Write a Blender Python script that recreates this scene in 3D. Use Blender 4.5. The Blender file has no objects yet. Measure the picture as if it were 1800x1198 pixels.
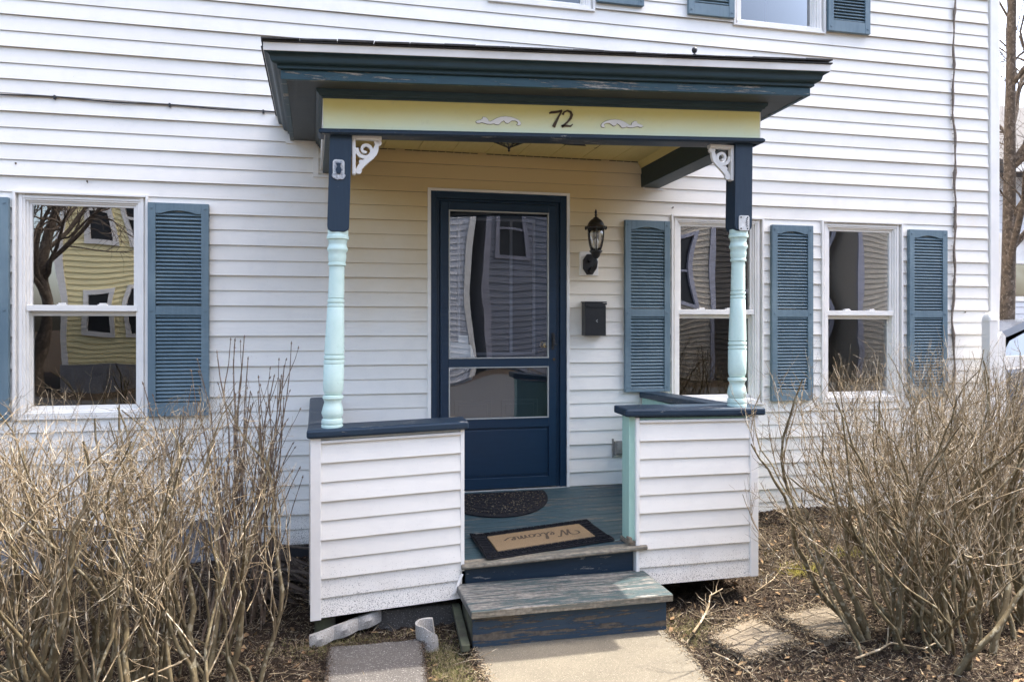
import bpy, math, random
import numpy as np
from mathutils import Vector, Matrix

R = math.radians
random.seed(7)
rng = np.random.default_rng(11)
scene = bpy.context.scene
COL = scene.collection

# ------------------------------------------------------------ camera, sky, sun, exposure
cam_d = bpy.data.cameras.new('camera')
cam = bpy.data.objects.new('camera', cam_d); COL.objects.link(cam)
cam.location = (0, -5.14, 1.5)
cam.rotation_euler = (R(90), 0, R(-12.9))
cam_d.sensor_width = 36; cam_d.lens = 1308 / 1800 * 36
cam_d.shift_y = -24 / 1800
cam_d.clip_start = 0.05; cam_d.clip_end = 600
scene.camera = cam

SUNV = Vector((0.44, 0.068, 1.0)).normalized()
world = bpy.data.worlds.new('World'); scene.world = world; world.use_nodes = True
wn = world.node_tree; bg = wn.nodes['Background']
sky = wn.nodes.new('ShaderNodeTexSky'); sky.sky_type = 'NISHITA'; sky.sun_disc = False
sky.sun_elevation = math.asin(SUNV.z); sky.sun_rotation = math.atan2(SUNV.x, SUNV.y)
sky.air_density = 1.0; sky.dust_density = 5.0; sky.ozone_density = 1.0
wn.links.new(sky.outputs[0], bg.inputs[0]); bg.inputs[1].default_value = 0.15
sd = bpy.data.lights.new('sun', 'SUN'); so = bpy.data.objects.new('sun', sd); COL.objects.link(so)
sd.energy = 2.0; sd.angle = R(0.5); sd.color = (1.0, 0.94, 0.86)
so.rotation_euler = SUNV.to_track_quat('Z', 'Y').to_euler()
scene.view_settings.view_transform = 'Standard'; scene.view_settings.look = 'None'
scene.view_settings.exposure = 2.40; scene.view_settings.gamma = 1
scene.view_settings.use_curve_mapping = False

# ------------------------------------------------------------ materials
class NT:
    def __init__(s, name):
        s.m = bpy.data.materials.new(name); s.m.use_nodes = True
        s.t = s.m.node_tree; s.p = s.t.nodes['Principled BSDF']
        s.pos = s.t.nodes.new('ShaderNodeNewGeometry').outputs['Position']
    def n(s, kind, **kw):
        nd = s.t.nodes.new(kind)
        for k, v in kw.items(): setattr(nd, k, v)
        return nd
    def l(s, a, b): s.t.links.new(a, b)
    def mapped(s, scale, src=None):
        mp = s.n('ShaderNodeMapping'); mp.inputs['Scale'].default_value = scale
        s.l(src or s.pos, mp.inputs['Vector']); return mp.outputs[0]
    def noise(s, scale, detail=4, rough=.55, vec=None, stretch=None):
        nd = s.n('ShaderNodeTexNoise'); nd.inputs['Scale'].default_value = scale
        nd.inputs['Detail'].default_value = detail; nd.inputs['Roughness'].default_value = rough
        s.l(s.mapped(stretch) if stretch else (vec or s.pos), nd.inputs['Vector'])
        return nd.outputs['Fac']
    def ramp(s, fac, a, b, lo=0., hi=1.):
        mr = s.n('ShaderNodeMapRange'); mr.inputs[1].default_value = a; mr.inputs[2].default_value = b
        mr.inputs[3].default_value = lo; mr.inputs[4].default_value = hi
        s.l(fac, mr.inputs[0]); return mr.outputs[0]
    def math(s, op, a, b=None):
        nd = s.n('ShaderNodeMath', operation=op)
        for i, v in enumerate((a, b)):
            if v is None: continue
            if isinstance(v, (int, float)): nd.inputs[i].default_value = v
            else: s.l(v, nd.inputs[i])
        return nd.outputs[0]
    def mix(s, fac, a, b):
        nd = s.n('ShaderNodeMix', data_type='RGBA')
        for i, v in ((0, fac), (6, a), (7, b)):
            if isinstance(v, (int, float)): nd.inputs[i].default_value = v
            elif isinstance(v, tuple): nd.inputs[i].default_value = v + (1,)
            else: s.l(v, nd.inputs[i])
        return nd.outputs[2]
    def bump(s, h, dist, strength=1.):
        nd = s.n('ShaderNodeBump'); nd.inputs['Distance'].default_value = dist
        nd.inputs['Strength'].default_value = strength
        s.l(h, nd.inputs['Height']); s.l(nd.outputs[0], s.p.inputs['Normal'])
    def sep(s, src=None):
        nd = s.n('ShaderNodeSeparateXYZ'); s.l(src or s.pos, nd.inputs[0]); return nd.outputs
    def fin(s, color, rough=.5, spec=.5, metal=0.):
        if isinstance(color, tuple): s.p.inputs['Base Color'].default_value = color + (1,)
        else: s.l(color, s.p.inputs['Base Color'])
        if isinstance(rough, (int, float)): s.p.inputs['Roughness'].default_value = rough
        else: s.l(rough, s.p.inputs['Roughness'])
        s.p.inputs['Specular IOR Level'].default_value = spec
        s.p.inputs['Metallic'].default_value = metal
        return s.m

M = {}
def simple(name, a, b=None, scale=8, rough=.5, bump=0, bscale=60, spec=.5, metal=0, stretch=None):
    t = NT(name)
    b = b or tuple(c * .8 for c in a)
    c = t.mix(t.ramp(t.noise(scale, 5, stretch=stretch), .35, .65), a, b)
    if bump: t.bump(t.noise(bscale, 4), bump)
    M[name] = t.fin(c, rough, spec, metal); return M[name]

def vinyl(name, shade_and_stain):
    t = NT(name)
    x, y, z = t.sep()
    base = t.mix(t.ramp(t.noise(1.3, 4), .3, .7), (.81, .775, .705), (.765, .73, .665))
    gray = t.mix(t.ramp(t.noise(5, 6, .7), .5, .8, 0, .3), base, (.55, .54, .52))
    c = gray
    if shade_and_stain:
        # warm porch shade painted into the yellowed vinyl, ragged at its edge
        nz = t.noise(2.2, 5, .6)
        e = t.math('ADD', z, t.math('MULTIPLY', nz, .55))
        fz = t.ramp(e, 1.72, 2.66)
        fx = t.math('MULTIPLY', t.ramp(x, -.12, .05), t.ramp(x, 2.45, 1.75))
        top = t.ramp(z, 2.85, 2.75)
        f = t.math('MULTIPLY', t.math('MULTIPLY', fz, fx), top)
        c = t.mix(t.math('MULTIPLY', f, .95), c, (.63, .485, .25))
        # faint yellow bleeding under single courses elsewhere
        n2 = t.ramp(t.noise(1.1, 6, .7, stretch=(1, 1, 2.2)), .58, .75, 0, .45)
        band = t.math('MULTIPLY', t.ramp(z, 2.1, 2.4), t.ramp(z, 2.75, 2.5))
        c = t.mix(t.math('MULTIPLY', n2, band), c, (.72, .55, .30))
    # darker brown on the undersides of the laps
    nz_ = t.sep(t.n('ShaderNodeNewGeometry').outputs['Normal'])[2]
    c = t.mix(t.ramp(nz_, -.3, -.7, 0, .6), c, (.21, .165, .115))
    # splash dirt: small dark specks thickening towards the soil
    sp = t.noise(230, 2, .5)
    dens = t.ramp(z, .0, .42, .49, .74)
    spk = t.ramp(t.math('SUBTRACT', sp, dens), 0, .03)
    c = t.mix(t.math('MULTIPLY', spk, .8), c, (.12, .10, .085))
    c = t.mix(t.math('MULTIPLY', t.ramp(t.noise(9, 5), .45, .7), t.ramp(z, .45, .05, 0, .35)), c, (.42, .36, .3))
    t.bump(t.math('ADD', t.noise(60, 3, .5, stretch=(.3, 1, 1)), t.math('MULTIPLY', t.noise(2.0, 2), 9.)), .0006)
    M[name] = t.fin(c, .45, .4)
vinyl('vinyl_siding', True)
vinyl('vinyl_porch', False)
simple('white_trim', (.82, .79, .735), (.74, .715, .67), 6, .4, .0002, 90)
simple('white_metal', (.74, .71, .66), (.62, .58, .52), 4, .4)

def paint(name, col, col2, chip=(.45, .42, .36), amount=.0, rough=.5, grain=(1, 8, 8), bump=.0012, chipstretch=(1.5, 6, 9), spec=.4):
    t = NT(name)
    c = t.mix(t.ramp(t.noise(7, 6, .65, stretch=grain), .3, .7), col, col2)
    g = t.noise(26, 5, .6, stretch=grain)
    h = g
    if name == 'mint_post':      # grime lodged in the turned grooves
        pt = t.n('ShaderNodeNewGeometry').outputs['Pointiness']
        c = t.mix(t.ramp(pt, .492, .465, 0, .6), c, (.20, .24, .19))
        c = t.mix(t.ramp(t.noise(60, 5, .7), .6, .72, 0, .35), c, (.34, .42, .36))
    if name == 'shutter_paint':  # chalky, unevenly faded
        c = t.mix(t.ramp(t.noise(2.1, 5, .6), .42, .66, 0, .55), c, (.20, .27, .30))
    if amount > 0:
        n = t.noise(5, 9, .72, stretch=chipstretch)
        big = t.noise(1.7, 3)
        th = t.math('ADD', n, t.math('MULTIPLY', t.math('SUBTRACT', big, .5), .35))
        f = t.ramp(th, .74 - amount, .75 - amount)
        cc = t.mix(t.ramp(t.noise(45, 4), .35, .65), chip, tuple(v * .55 for v in chip))
        c = t.mix(f, c, cc)
        h = t.math('SUBTRACT', t.math('MULTIPLY', g, .5), f)
    t.bump(h, bump)
    M[name] = t.fin(c, rough, spec)
paint('navy_paint', (.010, .024, .043), (.015, .033, .055), (.30, .29, .27), .10, .45)
paint('navy_post', (.011, .026, .046), (.016, .035, .058), (.55, .55, .52), .03, .5, grain=(8, 8, 1), chipstretch=(6, 6, 4))
paint('green_navy', (.014, .034, .042), (.022, .052, .066), (.42, .36, .30), .02, .5)
paint('fascia_paint', (.018, .050, .068), (.030, .078, .095), (.34, .31, .26), .165, .5, chipstretch=(1.2, 8, 16))
paint('soffit_paint', (.045, .055, .058), (.060, .070, .072), (.1, .1, .1), .06, .6)
paint('door_paint', (.005, .022, .048), (.007, .028, .058), (.3, .3, .3), 0, .38, bump=.0005)
paint('mint_paint', (.33, .52, .43), (.40, .58, .49), (.62, .58, .48), .04, .5, grain=(6, 6, 1))
paint('mint_post', (.54, .705, .63), (.60, .745, .68), (.28, .33, .30), .045, .45, grain=(4, 4, 2), bump=.0008)
paint('ceiling_paint', (.60, .50, .20), (.66, .55, .24), (.25, .2, .1), .02, .5, grain=(8, 1, 8))
paint('shutter_paint', (.088, .140, .176), (.122, .182, .216), (.17, .21, .23), .02, .5, grain=(7, 7, .7), bump=.0012)
paint('deck_paint', (.022, .048, .060), (.038, .072, .084), (.16, .145, .125), .15, .55, grain=(.8, 9, 9), chipstretch=(.7, 8, 8))
paint('tread_paint', (.034, .060, .064), (.058, .085, .086), (.24, .225, .20), .225, .6, grain=(.7, 20, 9), chipstretch=(1.0, 22, 12), bump=.0015)
paint('tread_edge', (.09, .10, .085), (.17, .155, .12), (.26, .225, .17), .25, .7, grain=(.5, 14, 14), chipstretch=(.8, 14, 14), bump=.0012)
paint('riser_paint', (.020, .040, .068), (.034, .055, .075), (.13, .105, .08), .20, .6, grain=(.8, 9, 9), chipstretch=(.8, 6, 9))
simple('bare_wood', (.22, .18, .13), (.12, .10, .075), 14, .8, .003, 40, stretch=(1, 8, 8))
simple('mossy_wood', (.085, .09, .05), (.05, .045, .03), 16, .85, .003, 40)
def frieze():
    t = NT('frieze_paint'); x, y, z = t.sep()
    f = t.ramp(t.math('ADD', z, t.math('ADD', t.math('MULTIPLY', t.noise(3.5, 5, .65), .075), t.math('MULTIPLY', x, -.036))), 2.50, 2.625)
    c = t.mix(f, (.70, .77, .56), (.74, .65, .24))     # mint board, warm shade along its upper edge painted in as yellow
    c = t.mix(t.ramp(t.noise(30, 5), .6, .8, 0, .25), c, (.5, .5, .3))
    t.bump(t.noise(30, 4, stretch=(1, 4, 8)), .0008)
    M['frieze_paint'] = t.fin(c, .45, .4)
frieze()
simple('driveway_asphalt', (.06, .06, .062), None, 30, .9)
simple('shingle_dark', (.028, .027, .028), (.05, .048, .046), 60, .95, .004, 120)
simple('black_metal', (.012, .012, .014), (.02, .02, .02), 20, .38, .0008, 70, .5)
simple('mailbox_black', (.010, .011, .014), (.014, .015, .018), 20, .33, .0005, 120)
simple('rubber', (.008, .009, .012), (.014, .014, .017), 40, .8, .001, 200, .2)
simple('plastic_gray', (.33, .31, .27), (.22, .2, .17), 20, .6)
simple('plate_white', (.70, .70, .68), (.5, .5, .48), 40, .5, .001, 150)
simple('crust', (.62, .62, .62), (.25, .27, .30), 120, .8, .006, 130)
simple('bronze', (.09, .055, .022), (.05, .03, .015), 60, .45, .0005, 100, .5, .4)
simple('brass', (.75, .52, .16), None, 10, .2, 0, 60, .5, 1)
simple('aluminium', (.50, .50, .47), (.36, .36, .34), 220, .45, .0004, 300, .5, .5)
simple('room_dark', (.022, .022, .026), (.03, .03, .03), 3, .9)
simple('paper', (.75, .74, .72), (.65, .64, .62), 10, .6)
simple('cable_black', (.03, .028, .028), None, 10, .5)
simple('vine_bark', (.25, .20, .155), (.13, .10, .08), 55, .9, .004, 60)
simple('neighbour_wall', (.62, .63, .66), (.56, .57, .60), 2, .5)
simple('car_paint', (.10, .11, .13), (.09, .10, .12), 2, .25)
simple('yellow_wall', (.85, .74, .40), (.80, .70, .38), 2, .6)
simple('grey_wall', (.20, .21, .25), (.16, .17, .2), 2, .6)
simple('shake_wall', (.42, .38, .30), (.28, .24, .20), 30, .8)
simple('grey_trim', (.30, .30, .35), (.24, .24, .28), 4, .6)
simple('brown_wall', (.075, .066, .055), (.05, .045, .04), 4, .8)
simple('asphalt', (.055, .055, .057), (.04, .04, .042), 30, .9)
simple('roofing', (.06, .055, .055), (.04, .04, .04), 30, .9)

def coir():
    t = NT('coir')
    c = t.mix(t.ramp(t.noise(420, 3, .7), .35, .65), (.36, .26, .155), (.18, .12, .065))
    t.bump(t.noise(420, 3, .7), .004); M['coir'] = t.fin(c, .95, .1)
coir()
simple('mat_ink', (.07, .045, .025), None, 100, .95)
def speckmat(name, a, b, sp, dk, rough=.8, s=240, bump=.002, big=3., bigc=None):
    t = NT(name)
    c = t.mix(t.ramp(t.noise(big, 6, .65), .3, .7), a, b)
    c = t.mix(t.ramp(t.noise(s, 2), .60, .66), c, sp)
    c = t.mix(t.ramp(t.noise(s * .6, 2, .5, vec=t.mapped((1.3, 1.1, 1.7))), .64, .70), c, dk)
    if bigc: c = t.mix(t.ramp(t.noise(4.5, 5, .6, vec=t.mapped((1.1, 1.7, 1))), .60, .72), c, bigc)
    t.bump(t.noise(s * .7, 4, .7), bump)
    M[name] = t.fin(c, rough, .2)
speckmat('concrete_path', (.165, .145, .108), (.122, .108, .082), (.25, .225, .18), (.08, .065, .045), s=190, bigc=(.112, .098, .076))
speckmat('stone_grey', (.095, .087, .079), (.064, .059, .054), (.26, .245, .23), (.04, .036, .033), s=170, bump=.004, bigc=(.10, .09, .08))
speckmat('paver_mat', (.235, .19, .13), (.165, .135, .097), (.33, .285, .22), (.055, .045, .033), s=230, bump=.004)
speckmat('edging_mat', (.44, .42, .385), (.28, .265, .24), (.60, .58, .55), (.07, .06, .05), s=200, bump=.004)
speckmat('foundation_mat', (.26, .26, .27), (.16, .16, .165), (.45, .45, .46), (.06, .06, .06), s=70, bump=.012)
def soil():
    t = NT('soil')
    c = t.mix(t.ramp(t.noise(22, 6, .7), .3, .7), (.026, .018, .013), (.065, .048, .034))
    c = t.mix(t.ramp(t.noise(140, 3, .6), .62, .68), c, (.26, .21, .15))
    t.bump(t.noise(90, 6, .75), .02); M['soil'] = t.fin(c, .95, .1)
soil()
def litter(name, cols, sc=33):
    t = NT(name)
    c = t.mix(t.ramp(t.noise(sc, 2), .38, .62), cols[0], cols[1])
    c = t.mix(t.ramp(t.noise(sc * 1.9, 2, vec=t.mapped((1, 1.3, .7))), .56, .62), c, cols[2])
    M[name] = t.fin(c, .85, .15)
litter('straw', [(.34, .27, .17), (.20, .145, .09), (.50, .43, .31)])
litter('mulch', [(.034, .023, .016), (.062, .043, .030), (.16, .125, .09)], 60)
litter('leaf_litter', [(.18, .11, .06), (.28, .19, .10), (.10, .06, .04)])
litter('grass', [(.10, .11, .03), (.21, .17, .09), (.33, .27, .17)], 60)
litter('yellow_leaf', [(.30, .26, .05), (.42, .36, .10), (.22, .19, .07)], 60)
litter('twig_tan', [(.34, .27, .175), (.19, .14, .085), (.50, .43, .32)], 14)
litter('twig_grey', [(.27, .21, .135), (.15, .112, .065), (.46, .41, .33)], 15)
litter('stem_olive', [(.105, .080, .045), (.155, .125, .072), (.25, .22, .15)], 22)
litter('lilac_bark', [(.15, .105, .075), (.21, .155, .11), (.30, .24, .18)], 30)
litter('twig_brown', [(.21, .165, .105), (.12, .088, .052), (.42, .37, .28)], 16)
litter('tree_bark', [(.11, .085, .065), (.06, .047, .036), (.16, .13, .105)], 16)
litter('lath_wood', [(.055, .042, .034), (.09, .07, .055), (.12, .095, .07)], 20)

def glass(name, refl=.22, wave=.012, tint=(.9, .93, .95), wscale=2.4):
    m = bpy.data.materials.new(name); m.use_nodes = True; t = m.node_tree
    for n in list(t.nodes): t.nodes.remove(n)
    out = t.nodes.new('ShaderNodeOutputMaterial'); mx = t.nodes.new('ShaderNodeMixShader')
    tr = t.nodes.new('ShaderNodeBsdfTransparent'); gl = t.nodes.new('ShaderNodeBsdfGlossy')
    gl.inputs['Roughness'].default_value = .004; tr.inputs[0].default_value = tint + (1,)
    fr = t.nodes.new('ShaderNodeFresnel'); fr.inputs[0].default_value = 1.5
    ad = t.nodes.new('ShaderNodeMath'); ad.inputs[1].default_value = refl; ad.use_clamp = True
    t.links.new(fr.outputs[0], ad.inputs[0]); t.links.new(ad.outputs[0], mx.inputs[0])
    g = t.nodes.new('ShaderNodeNewGeometry'); nz = t.nodes.new('ShaderNodeTexNoise')
    nz.inputs['Scale'].default_value = wscale; nz.inputs['Detail'].default_value = 1.2
    t.links.new(g.outputs['Position'], nz.inputs['Vector'])
    bp = t.nodes.new('ShaderNodeBump'); bp.inputs['Distance'].default_value = wave
    t.links.new(nz.outputs[0], bp.inputs['Height']); t.links.new(bp.outputs[0], gl.inputs['Normal'])
    t.links.new(tr.outputs[0], mx.inputs[1]); t.links.new(gl.outputs[0], mx.inputs[2])
    t.links.new(mx.outputs[0], out.inputs[0]); M[name] = m
glass('window_glass', .34, .0008, wscale=1.5)
glass('screen_glass', .10, .0010, (.55, .56, .58))
glass('door_glass', .15, .0012, (.7, .73, .75), 1.8)
glass('lamp_glass', .10, .004, (.9, .9, .88))
glass('car_glass', .3, .004, (.15, .2, .22))

# ------------------------------------------------------------ mesh helpers
def warp(p):
    """The porch has settled: its front left corner sits low, and it is a little wider at the wall."""
    x, y, z = p
    u = (x + .09) / 2.36; v = -y / 1.4
    return (x + (-.048 * (1 - u) + .026 * u) * (1 - v), y, z - .085 * (1 - u) * v)

class MB:
    def __init__(s): s.v = []; s.f = []
    def add(s, vs, fs):
        o = len(s.v); s.v += [tuple(p) for p in vs]; s.f += [tuple(i + o for i in f) for f in fs]; return s
    def box(s, x0, x1, y0, y1, z0, z1):
        return s.add([(x, y, z) for x in (x0, x1) for y in (y0, y1) for z in (z0, z1)],
                     [(0, 1, 3, 2), (4, 6, 7, 5), (0, 4, 5, 1), (2, 3, 7, 6), (0, 2, 6, 4), (1, 5, 7, 3)])
    def prism(s, poly, axis, a, b):
        n = len(poly)
        def P(q, c):
            return {'x': (c, q[0], q[1]), 'y': (q[0], c, q[1]), 'z': (q[0], q[1], c)}[axis]
        vs = [P(q, a) for q in poly] + [P(q, b) for q in poly]
        fs = [tuple(range(n)), tuple(range(2 * n - 1, n - 1, -1))]
        fs += [(i, n + i, n + (i + 1) % n, (i + 1) % n) for i in range(n)]
        return s.add(vs, fs)
    def tube(s, pts, rad, n=6):
        pts = [Vector(p) for p in pts]
        if isinstance(rad, (int, float)): rad = [rad] * len(pts)
        vs = []; fs = []; ref = None
        for i, p in enumerate(pts):
            d = (pts[min(i + 1, len(pts) - 1)] - pts[max(i - 1, 0)]).normalized()
            if ref is None: ref = Vector((0, 0, 1)) if abs(d.z) < .9 else Vector((1, 0, 0))
            a = d.cross(ref).normalized(); b = d.cross(a).normalized(); ref = b * -1 if False else ref
            for k in range(n):
                t = 2 * math.pi * k / n; vs.append(p + (a * math.cos(t) + b * math.sin(t)) * rad[i])
        for i in range(len(pts) - 1):
            for k in range(n):
                fs.append((i * n + k, i * n + (k + 1) % n, (i + 1) * n + (k + 1) % n, (i + 1) * n + k))
        fs.append(tuple(range(n))[::-1]); fs.append(tuple((len(pts) - 1) * n + k for k in range(n)))
        return s.add(vs, fs)
    def lathe(s, prof, cx, cy, n=24, lean=None, sq=None):
        vs = []; fs = []
        for r, z in prof:
            dx = lean(z) if lean else 0
            for k in range(n):
                t = 2 * math.pi * (k + .5) / n; c, q = math.cos(t), math.sin(t); e = 1
                if sq: e = (1 / max(abs(c), abs(q)))
                vs.append((cx + dx + r * c * e, cy + r * q * e, z))
        m = len(prof)
        for i in range(m - 1):
            for k in range(n):
                fs.append((i * n + k, i * n + (k + 1) % n, (i + 1) * n + (k + 1) % n, (i + 1) * n + k))
        fs.append(tuple(range(n))[::-1]); fs.append(tuple((m - 1) * n + k for k in range(n)))
        return s.add(vs, fs)
    def ribbon(s, path, w, y0, y1):
        """a flat ribbon following path (x, z) with half widths w, thick in y"""
        pts = [Vector(p) for p in path]; L = []; Q = []
        if isinstance(w, (int, float)): w = [w] * len(pts)
        for i, p in enumerate(pts):
            d = (pts[min(i + 1, len(pts) - 1)] - pts[max(i - 1, 0)]).normalized(); nrm = Vector((-d.y, d.x))
            L.append(p + nrm * w[i]); Q.append(p - nrm * w[i])
        for i in range(len(pts) - 1):
            s.prism([L[i], L[i + 1], Q[i + 1], Q[i]], 'y', y0, y1)
        return s
    def build(s, name, mat, parent=None, wp=False, bev=0., smooth=False, f=None):
        vs = s.v
        if f: vs = [f(p) for p in vs]
        if wp: vs = [warp(p) for p in vs]
        me = bpy.data.meshes.new(name); me.from_pydata(vs, [], s.f); me.update()
        import bmesh
        bm = bmesh.new(); bm.from_mesh(me); bmesh.ops.recalc_face_normals(bm, faces=bm.faces); bm.to_mesh(me); bm.free()
        if mat: me.materials.append(M[mat])
        if smooth:
            me.polygons.foreach_set('use_smooth', [True] * len(me.polygons))
        o = bpy.data.objects.new(name, me); COL.objects.link(o)
        if smooth == 'auto':
            md = o.modifiers.new('edge', 'EDGE_SPLIT'); md.split_angle = R(40)
        if bev:
            b = o.modifiers.new('bevel', 'BEVEL'); b.width = bev; b.segments = 2; b.limit_method = 'ANGLE'; b.angle_limit = R(35)
        if parent: attach(o, parent)
        return o

def attach(o, parent):
    o.parent = parent
    bpy.context.view_layer.update() if False else None
    o.matrix_parent_inverse = Matrix.Translation(parent_loc(parent)).inverted()
def parent_loc(p):
    v = Vector(p.location)
    if p.parent: v = Vector((0, 0, 0)) if p.type == 'MESH' and p.location.length == 0 else v
    return v
def thing(name, label, cat, loc=(0, 0, 0), group=None):
    o = bpy.data.objects.new(name, None); COL.objects.link(o); o.location = loc
    o.empty_display_size = .1
    return tag(o, label, cat, group)
def tag(o, label, cat, group=None, kind=None):
    if label: o['label'] = label
    if cat: o['category'] = cat
    if group: o['group'] = group
    if kind: o['kind'] = kind
    return o
def structure(o): o['kind'] = 'structure'; return o
def copy_piece(o, dx=0, dy=0, dz=0, parent=None):
    c = o.copy(); COL.objects.link(c); c.location = Vector(o.location) + Vector((dx, dy, dz)); c.parent = parent or o.parent
    return c
def raw_mesh(name, V, F, mat, parent=None, smooth=False):
    me = bpy.data.meshes.new(name); k = F.shape[1]
    me.vertices.add(len(V)); me.vertices.foreach_set('co', V.astype(np.float32).ravel())
    me.loops.add(F.size); me.loops.foreach_set('vertex_index', F.astype(np.int32).ravel())
    me.polygons.add(len(F)); me.polygons.foreach_set('loop_start', np.arange(0, F.size, k, dtype=np.int32))
    me.polygons.foreach_set('loop_total', np.full(len(F), k, dtype=np.int32))
    if smooth: me.polygons.foreach_set('use_smooth', np.ones(len(F), dtype=bool))
    me.update(calc_edges=True); me.materials.append(M[mat])
    o = bpy.data.objects.new(name, me); COL.objects.link(o)
    if parent: attach(o, parent)
    return o

# ------------------------------------------------------------ ground
def gh(x, y):
    """height of the bed: level in front, banked up to the wall on the right"""
    x = np.asarray(x, float); y = np.asarray(y, float)
    b = np.clip((y + 1.5) / 1.5, 0, 1) * .115 * np.clip((x - 1.9) / .5, 0, 1)
    b = b - .02 + np.clip(-(y + 1.2), 0, .6) * -.01
    n = .010 * np.sin(x * 5.1 + 2 * np.sin(y * 3.7)) * np.cos(y * 6.3 + x) + .006 * np.sin(x * 17 + y * 9) * np.sin(y * 21 - x * 7)
    for k, (fx, fy, ph) in enumerate(((41, 13, .3), (-17, 47, 1.1), (63, 37, 2.2), (-58, 71, .7), (29, -83, 1.9), (97, 21, .4))):
        n = n + (.0030 if k < 3 else .0024) * np.sin(fx * x + fy * y + ph + 1.5 * np.sin(y * 11 + k))
    return b + n
def make_ground():
    xs = np.arange(-3.0, 6.6, .02); ys = np.arange(-3.6, .12, .02)
    X, Y = np.meshgrid(xs, ys, indexing='ij'); Z = gh(X, Y) + rng.normal(0, .0045, X.shape)
    nx, ny = X.shape; V = np.stack([X, Y, Z], -1).reshape(-1, 3)
    i = np.arange(nx * ny).reshape(nx, ny)
    F = np.stack([i[:-1, :-1], i[1:, :-1], i[1:, 1:], i[:-1, 1:]], -1).reshape(-1, 4)
    structure(raw_mesh('garden_soil', V, F, 'soil', smooth=True))
    b = MB().box(-150, 150, -150, 150, -.6, -.06)
    structure(b.build('ground', 'soil'))
    structure(MB().box(-60, 60, -13.5, -7.5, -.06, -.03).build('road', 'asphalt'))
    structure(MB().box(-60, 60, -7.5, -6.2, -.06, .02).build('sidewalk', 'concrete_path'))
make_ground()

def slab(poly, z0, z1, name, mat, parent=None, jitter=.006, n=10, bev=.006, rnd=None):
    pts = []
    r = rnd or random
    for i, p in enumerate(poly):
        q = poly[(i + 1) % len(poly)]
        for k in range(n):
            t = k / n; j = 0 if k == 0 else jitter
            pts.append((p[0] + (q[0] - p[0]) * t + r.uniform(-j, j), p[1] + (q[1] - p[1]) * t + r.uniform(-j, j)))
    return MB().prism(pts, 'z', z0, z1).build(name, mat, parent, bev=bev)
path = slab([(.602, -1.68), (1.55, -1.70), (1.575, -1.96), (1.53, -2.26), (1.5, -4.2), (.60, -4.2), (.60, -2.05)], -.08, .004, 'path', 'concrete_path')
structure(path)
st = slab([(-.06, -1.583), (.374, -1.586), (.35, -2.03), (-.075, -2.03)], -.05, .02, 'stepping_stone', 'stone_grey', bev=.008)
tag(st, 'rough grey concrete stepping slab left of the path', 'paving slab')

def paver(c, label):
    """one square stamped stepping stone split into brick-shaped fields by grooves"""
    r = thing('paver', label, 'paving stone', ((c[0][0] + c[2][0]) / 2, (c[0][1] + c[2][1]) / 2, 0), 'brick patterned stepping stones right of the path')
    A, B, C_, D_ = [Vector(p) for p in c]
    def L(u, v): return (A * (1 - u) + B * u) * (1 - v) + (D_ * (1 - u) + C_ * u) * v
    fields = []
    for row in range(4):
        cuts = [0, .5, 1] if row % 2 == 0 else [0, .25, .75, 1]
        for a, b in zip(cuts, cuts[1:]): fields.append((a, b, row / 4, row / 4 + .25))
    g = .0065
    for a, b, v0, v1 in fields:
        def edge(u, v): return (u - .5) ** 2 + (v - .5) ** 2
        pts = []
        m = [(a + g, v0 + g), (b - g, v0 + g), (b - g, v1 - g), (a + g, v1 - g)]
        for i in range(4):
            p, q = m[i], m[(i + 1) % 4]
            for k in range(5):
                t = k / 5; u = p[0] + (q[0] - p[0]) * t; v = p[1] + (q[1] - p[1]) * t
                e_ = .012 if (u < .03 or u > .97 or v < .03 or v > .97) else .0015; w = L(u + random.uniform(-e_, e_), v + random.uniform(-e_, e_)); pts.append((w.x, w.y))
        MB().prism(pts, 'z', -.03, .001 + random.uniform(-.0015, .0015)).build('brick', 'paver_mat', r, bev=.002)
    pts = [L(u, v) for u, v in ((.01, .01), (.99, .01), (.99, .99), (.01, .99))]
    MB().prism([(p.x, p.y) for p in pts], 'z', -.04, -.010).build('base_slab', 'paver_mat', r)
paver([(1.73, -1.83), (2.07, -1.652), (2.155, -1.955), (1.80, -2.11)], 'brick patterned stepping stone nearest the concrete path')
paver([(2.23, -1.66), (2.56, -1.585), (2.62, -1.90), (2.26, -2.0)], 'brick patterned stepping stone half under the right shrub')

# ------------------------------------------------------------ house wall and siding
house = thing('house', 'white vinyl sided two-storey house with blue shutters behind the porch', 'house', (0, 0, 0))
WINS = [(-1.963, -1.196, .93, 2.337), (2.386, 3.150, .91, 2.337), (3.652, 4.392, .91, 2.337),
        (1.0, 1.79, 3.785, 5.25), (2.896, 3.688, 3.79, 5.25), (-1.963, -1.196, 3.785, 5.25)]
DOOR = (.600, 1.577, .33, 2.443)
OPEN = WINS + [DOOR]
EXP = .0986; Z0 = 2.4297
def cut(x0, x1, z0, z1, openings):
    xs = sorted({x0, x1} | {v for o in openings for v in o[:2] if x0 < v < x1}); out = []
    for a, b in zip(xs, xs[1:]):
        m = (a + b) / 2; zi = [(z0, z1)]
        for o in openings:
            if o[0] <= m <= o[1]:
                nz = []
                for p, q in zi:
                    if o[3] <= p or o[2] >= q: nz.append((p, q)); continue
                    if p < o[2]: nz.append((p, o[2]))
                    if q > o[3]: nz.append((o[3], q))
                zi = nz
        for p, q in zi:
            if out and out[-1][1] == a and out[-1][2:] == (p, q): out[-1] = (out[-1][0], b, p, q)
            else: out.append((a, b, p, q))
    return out
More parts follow.
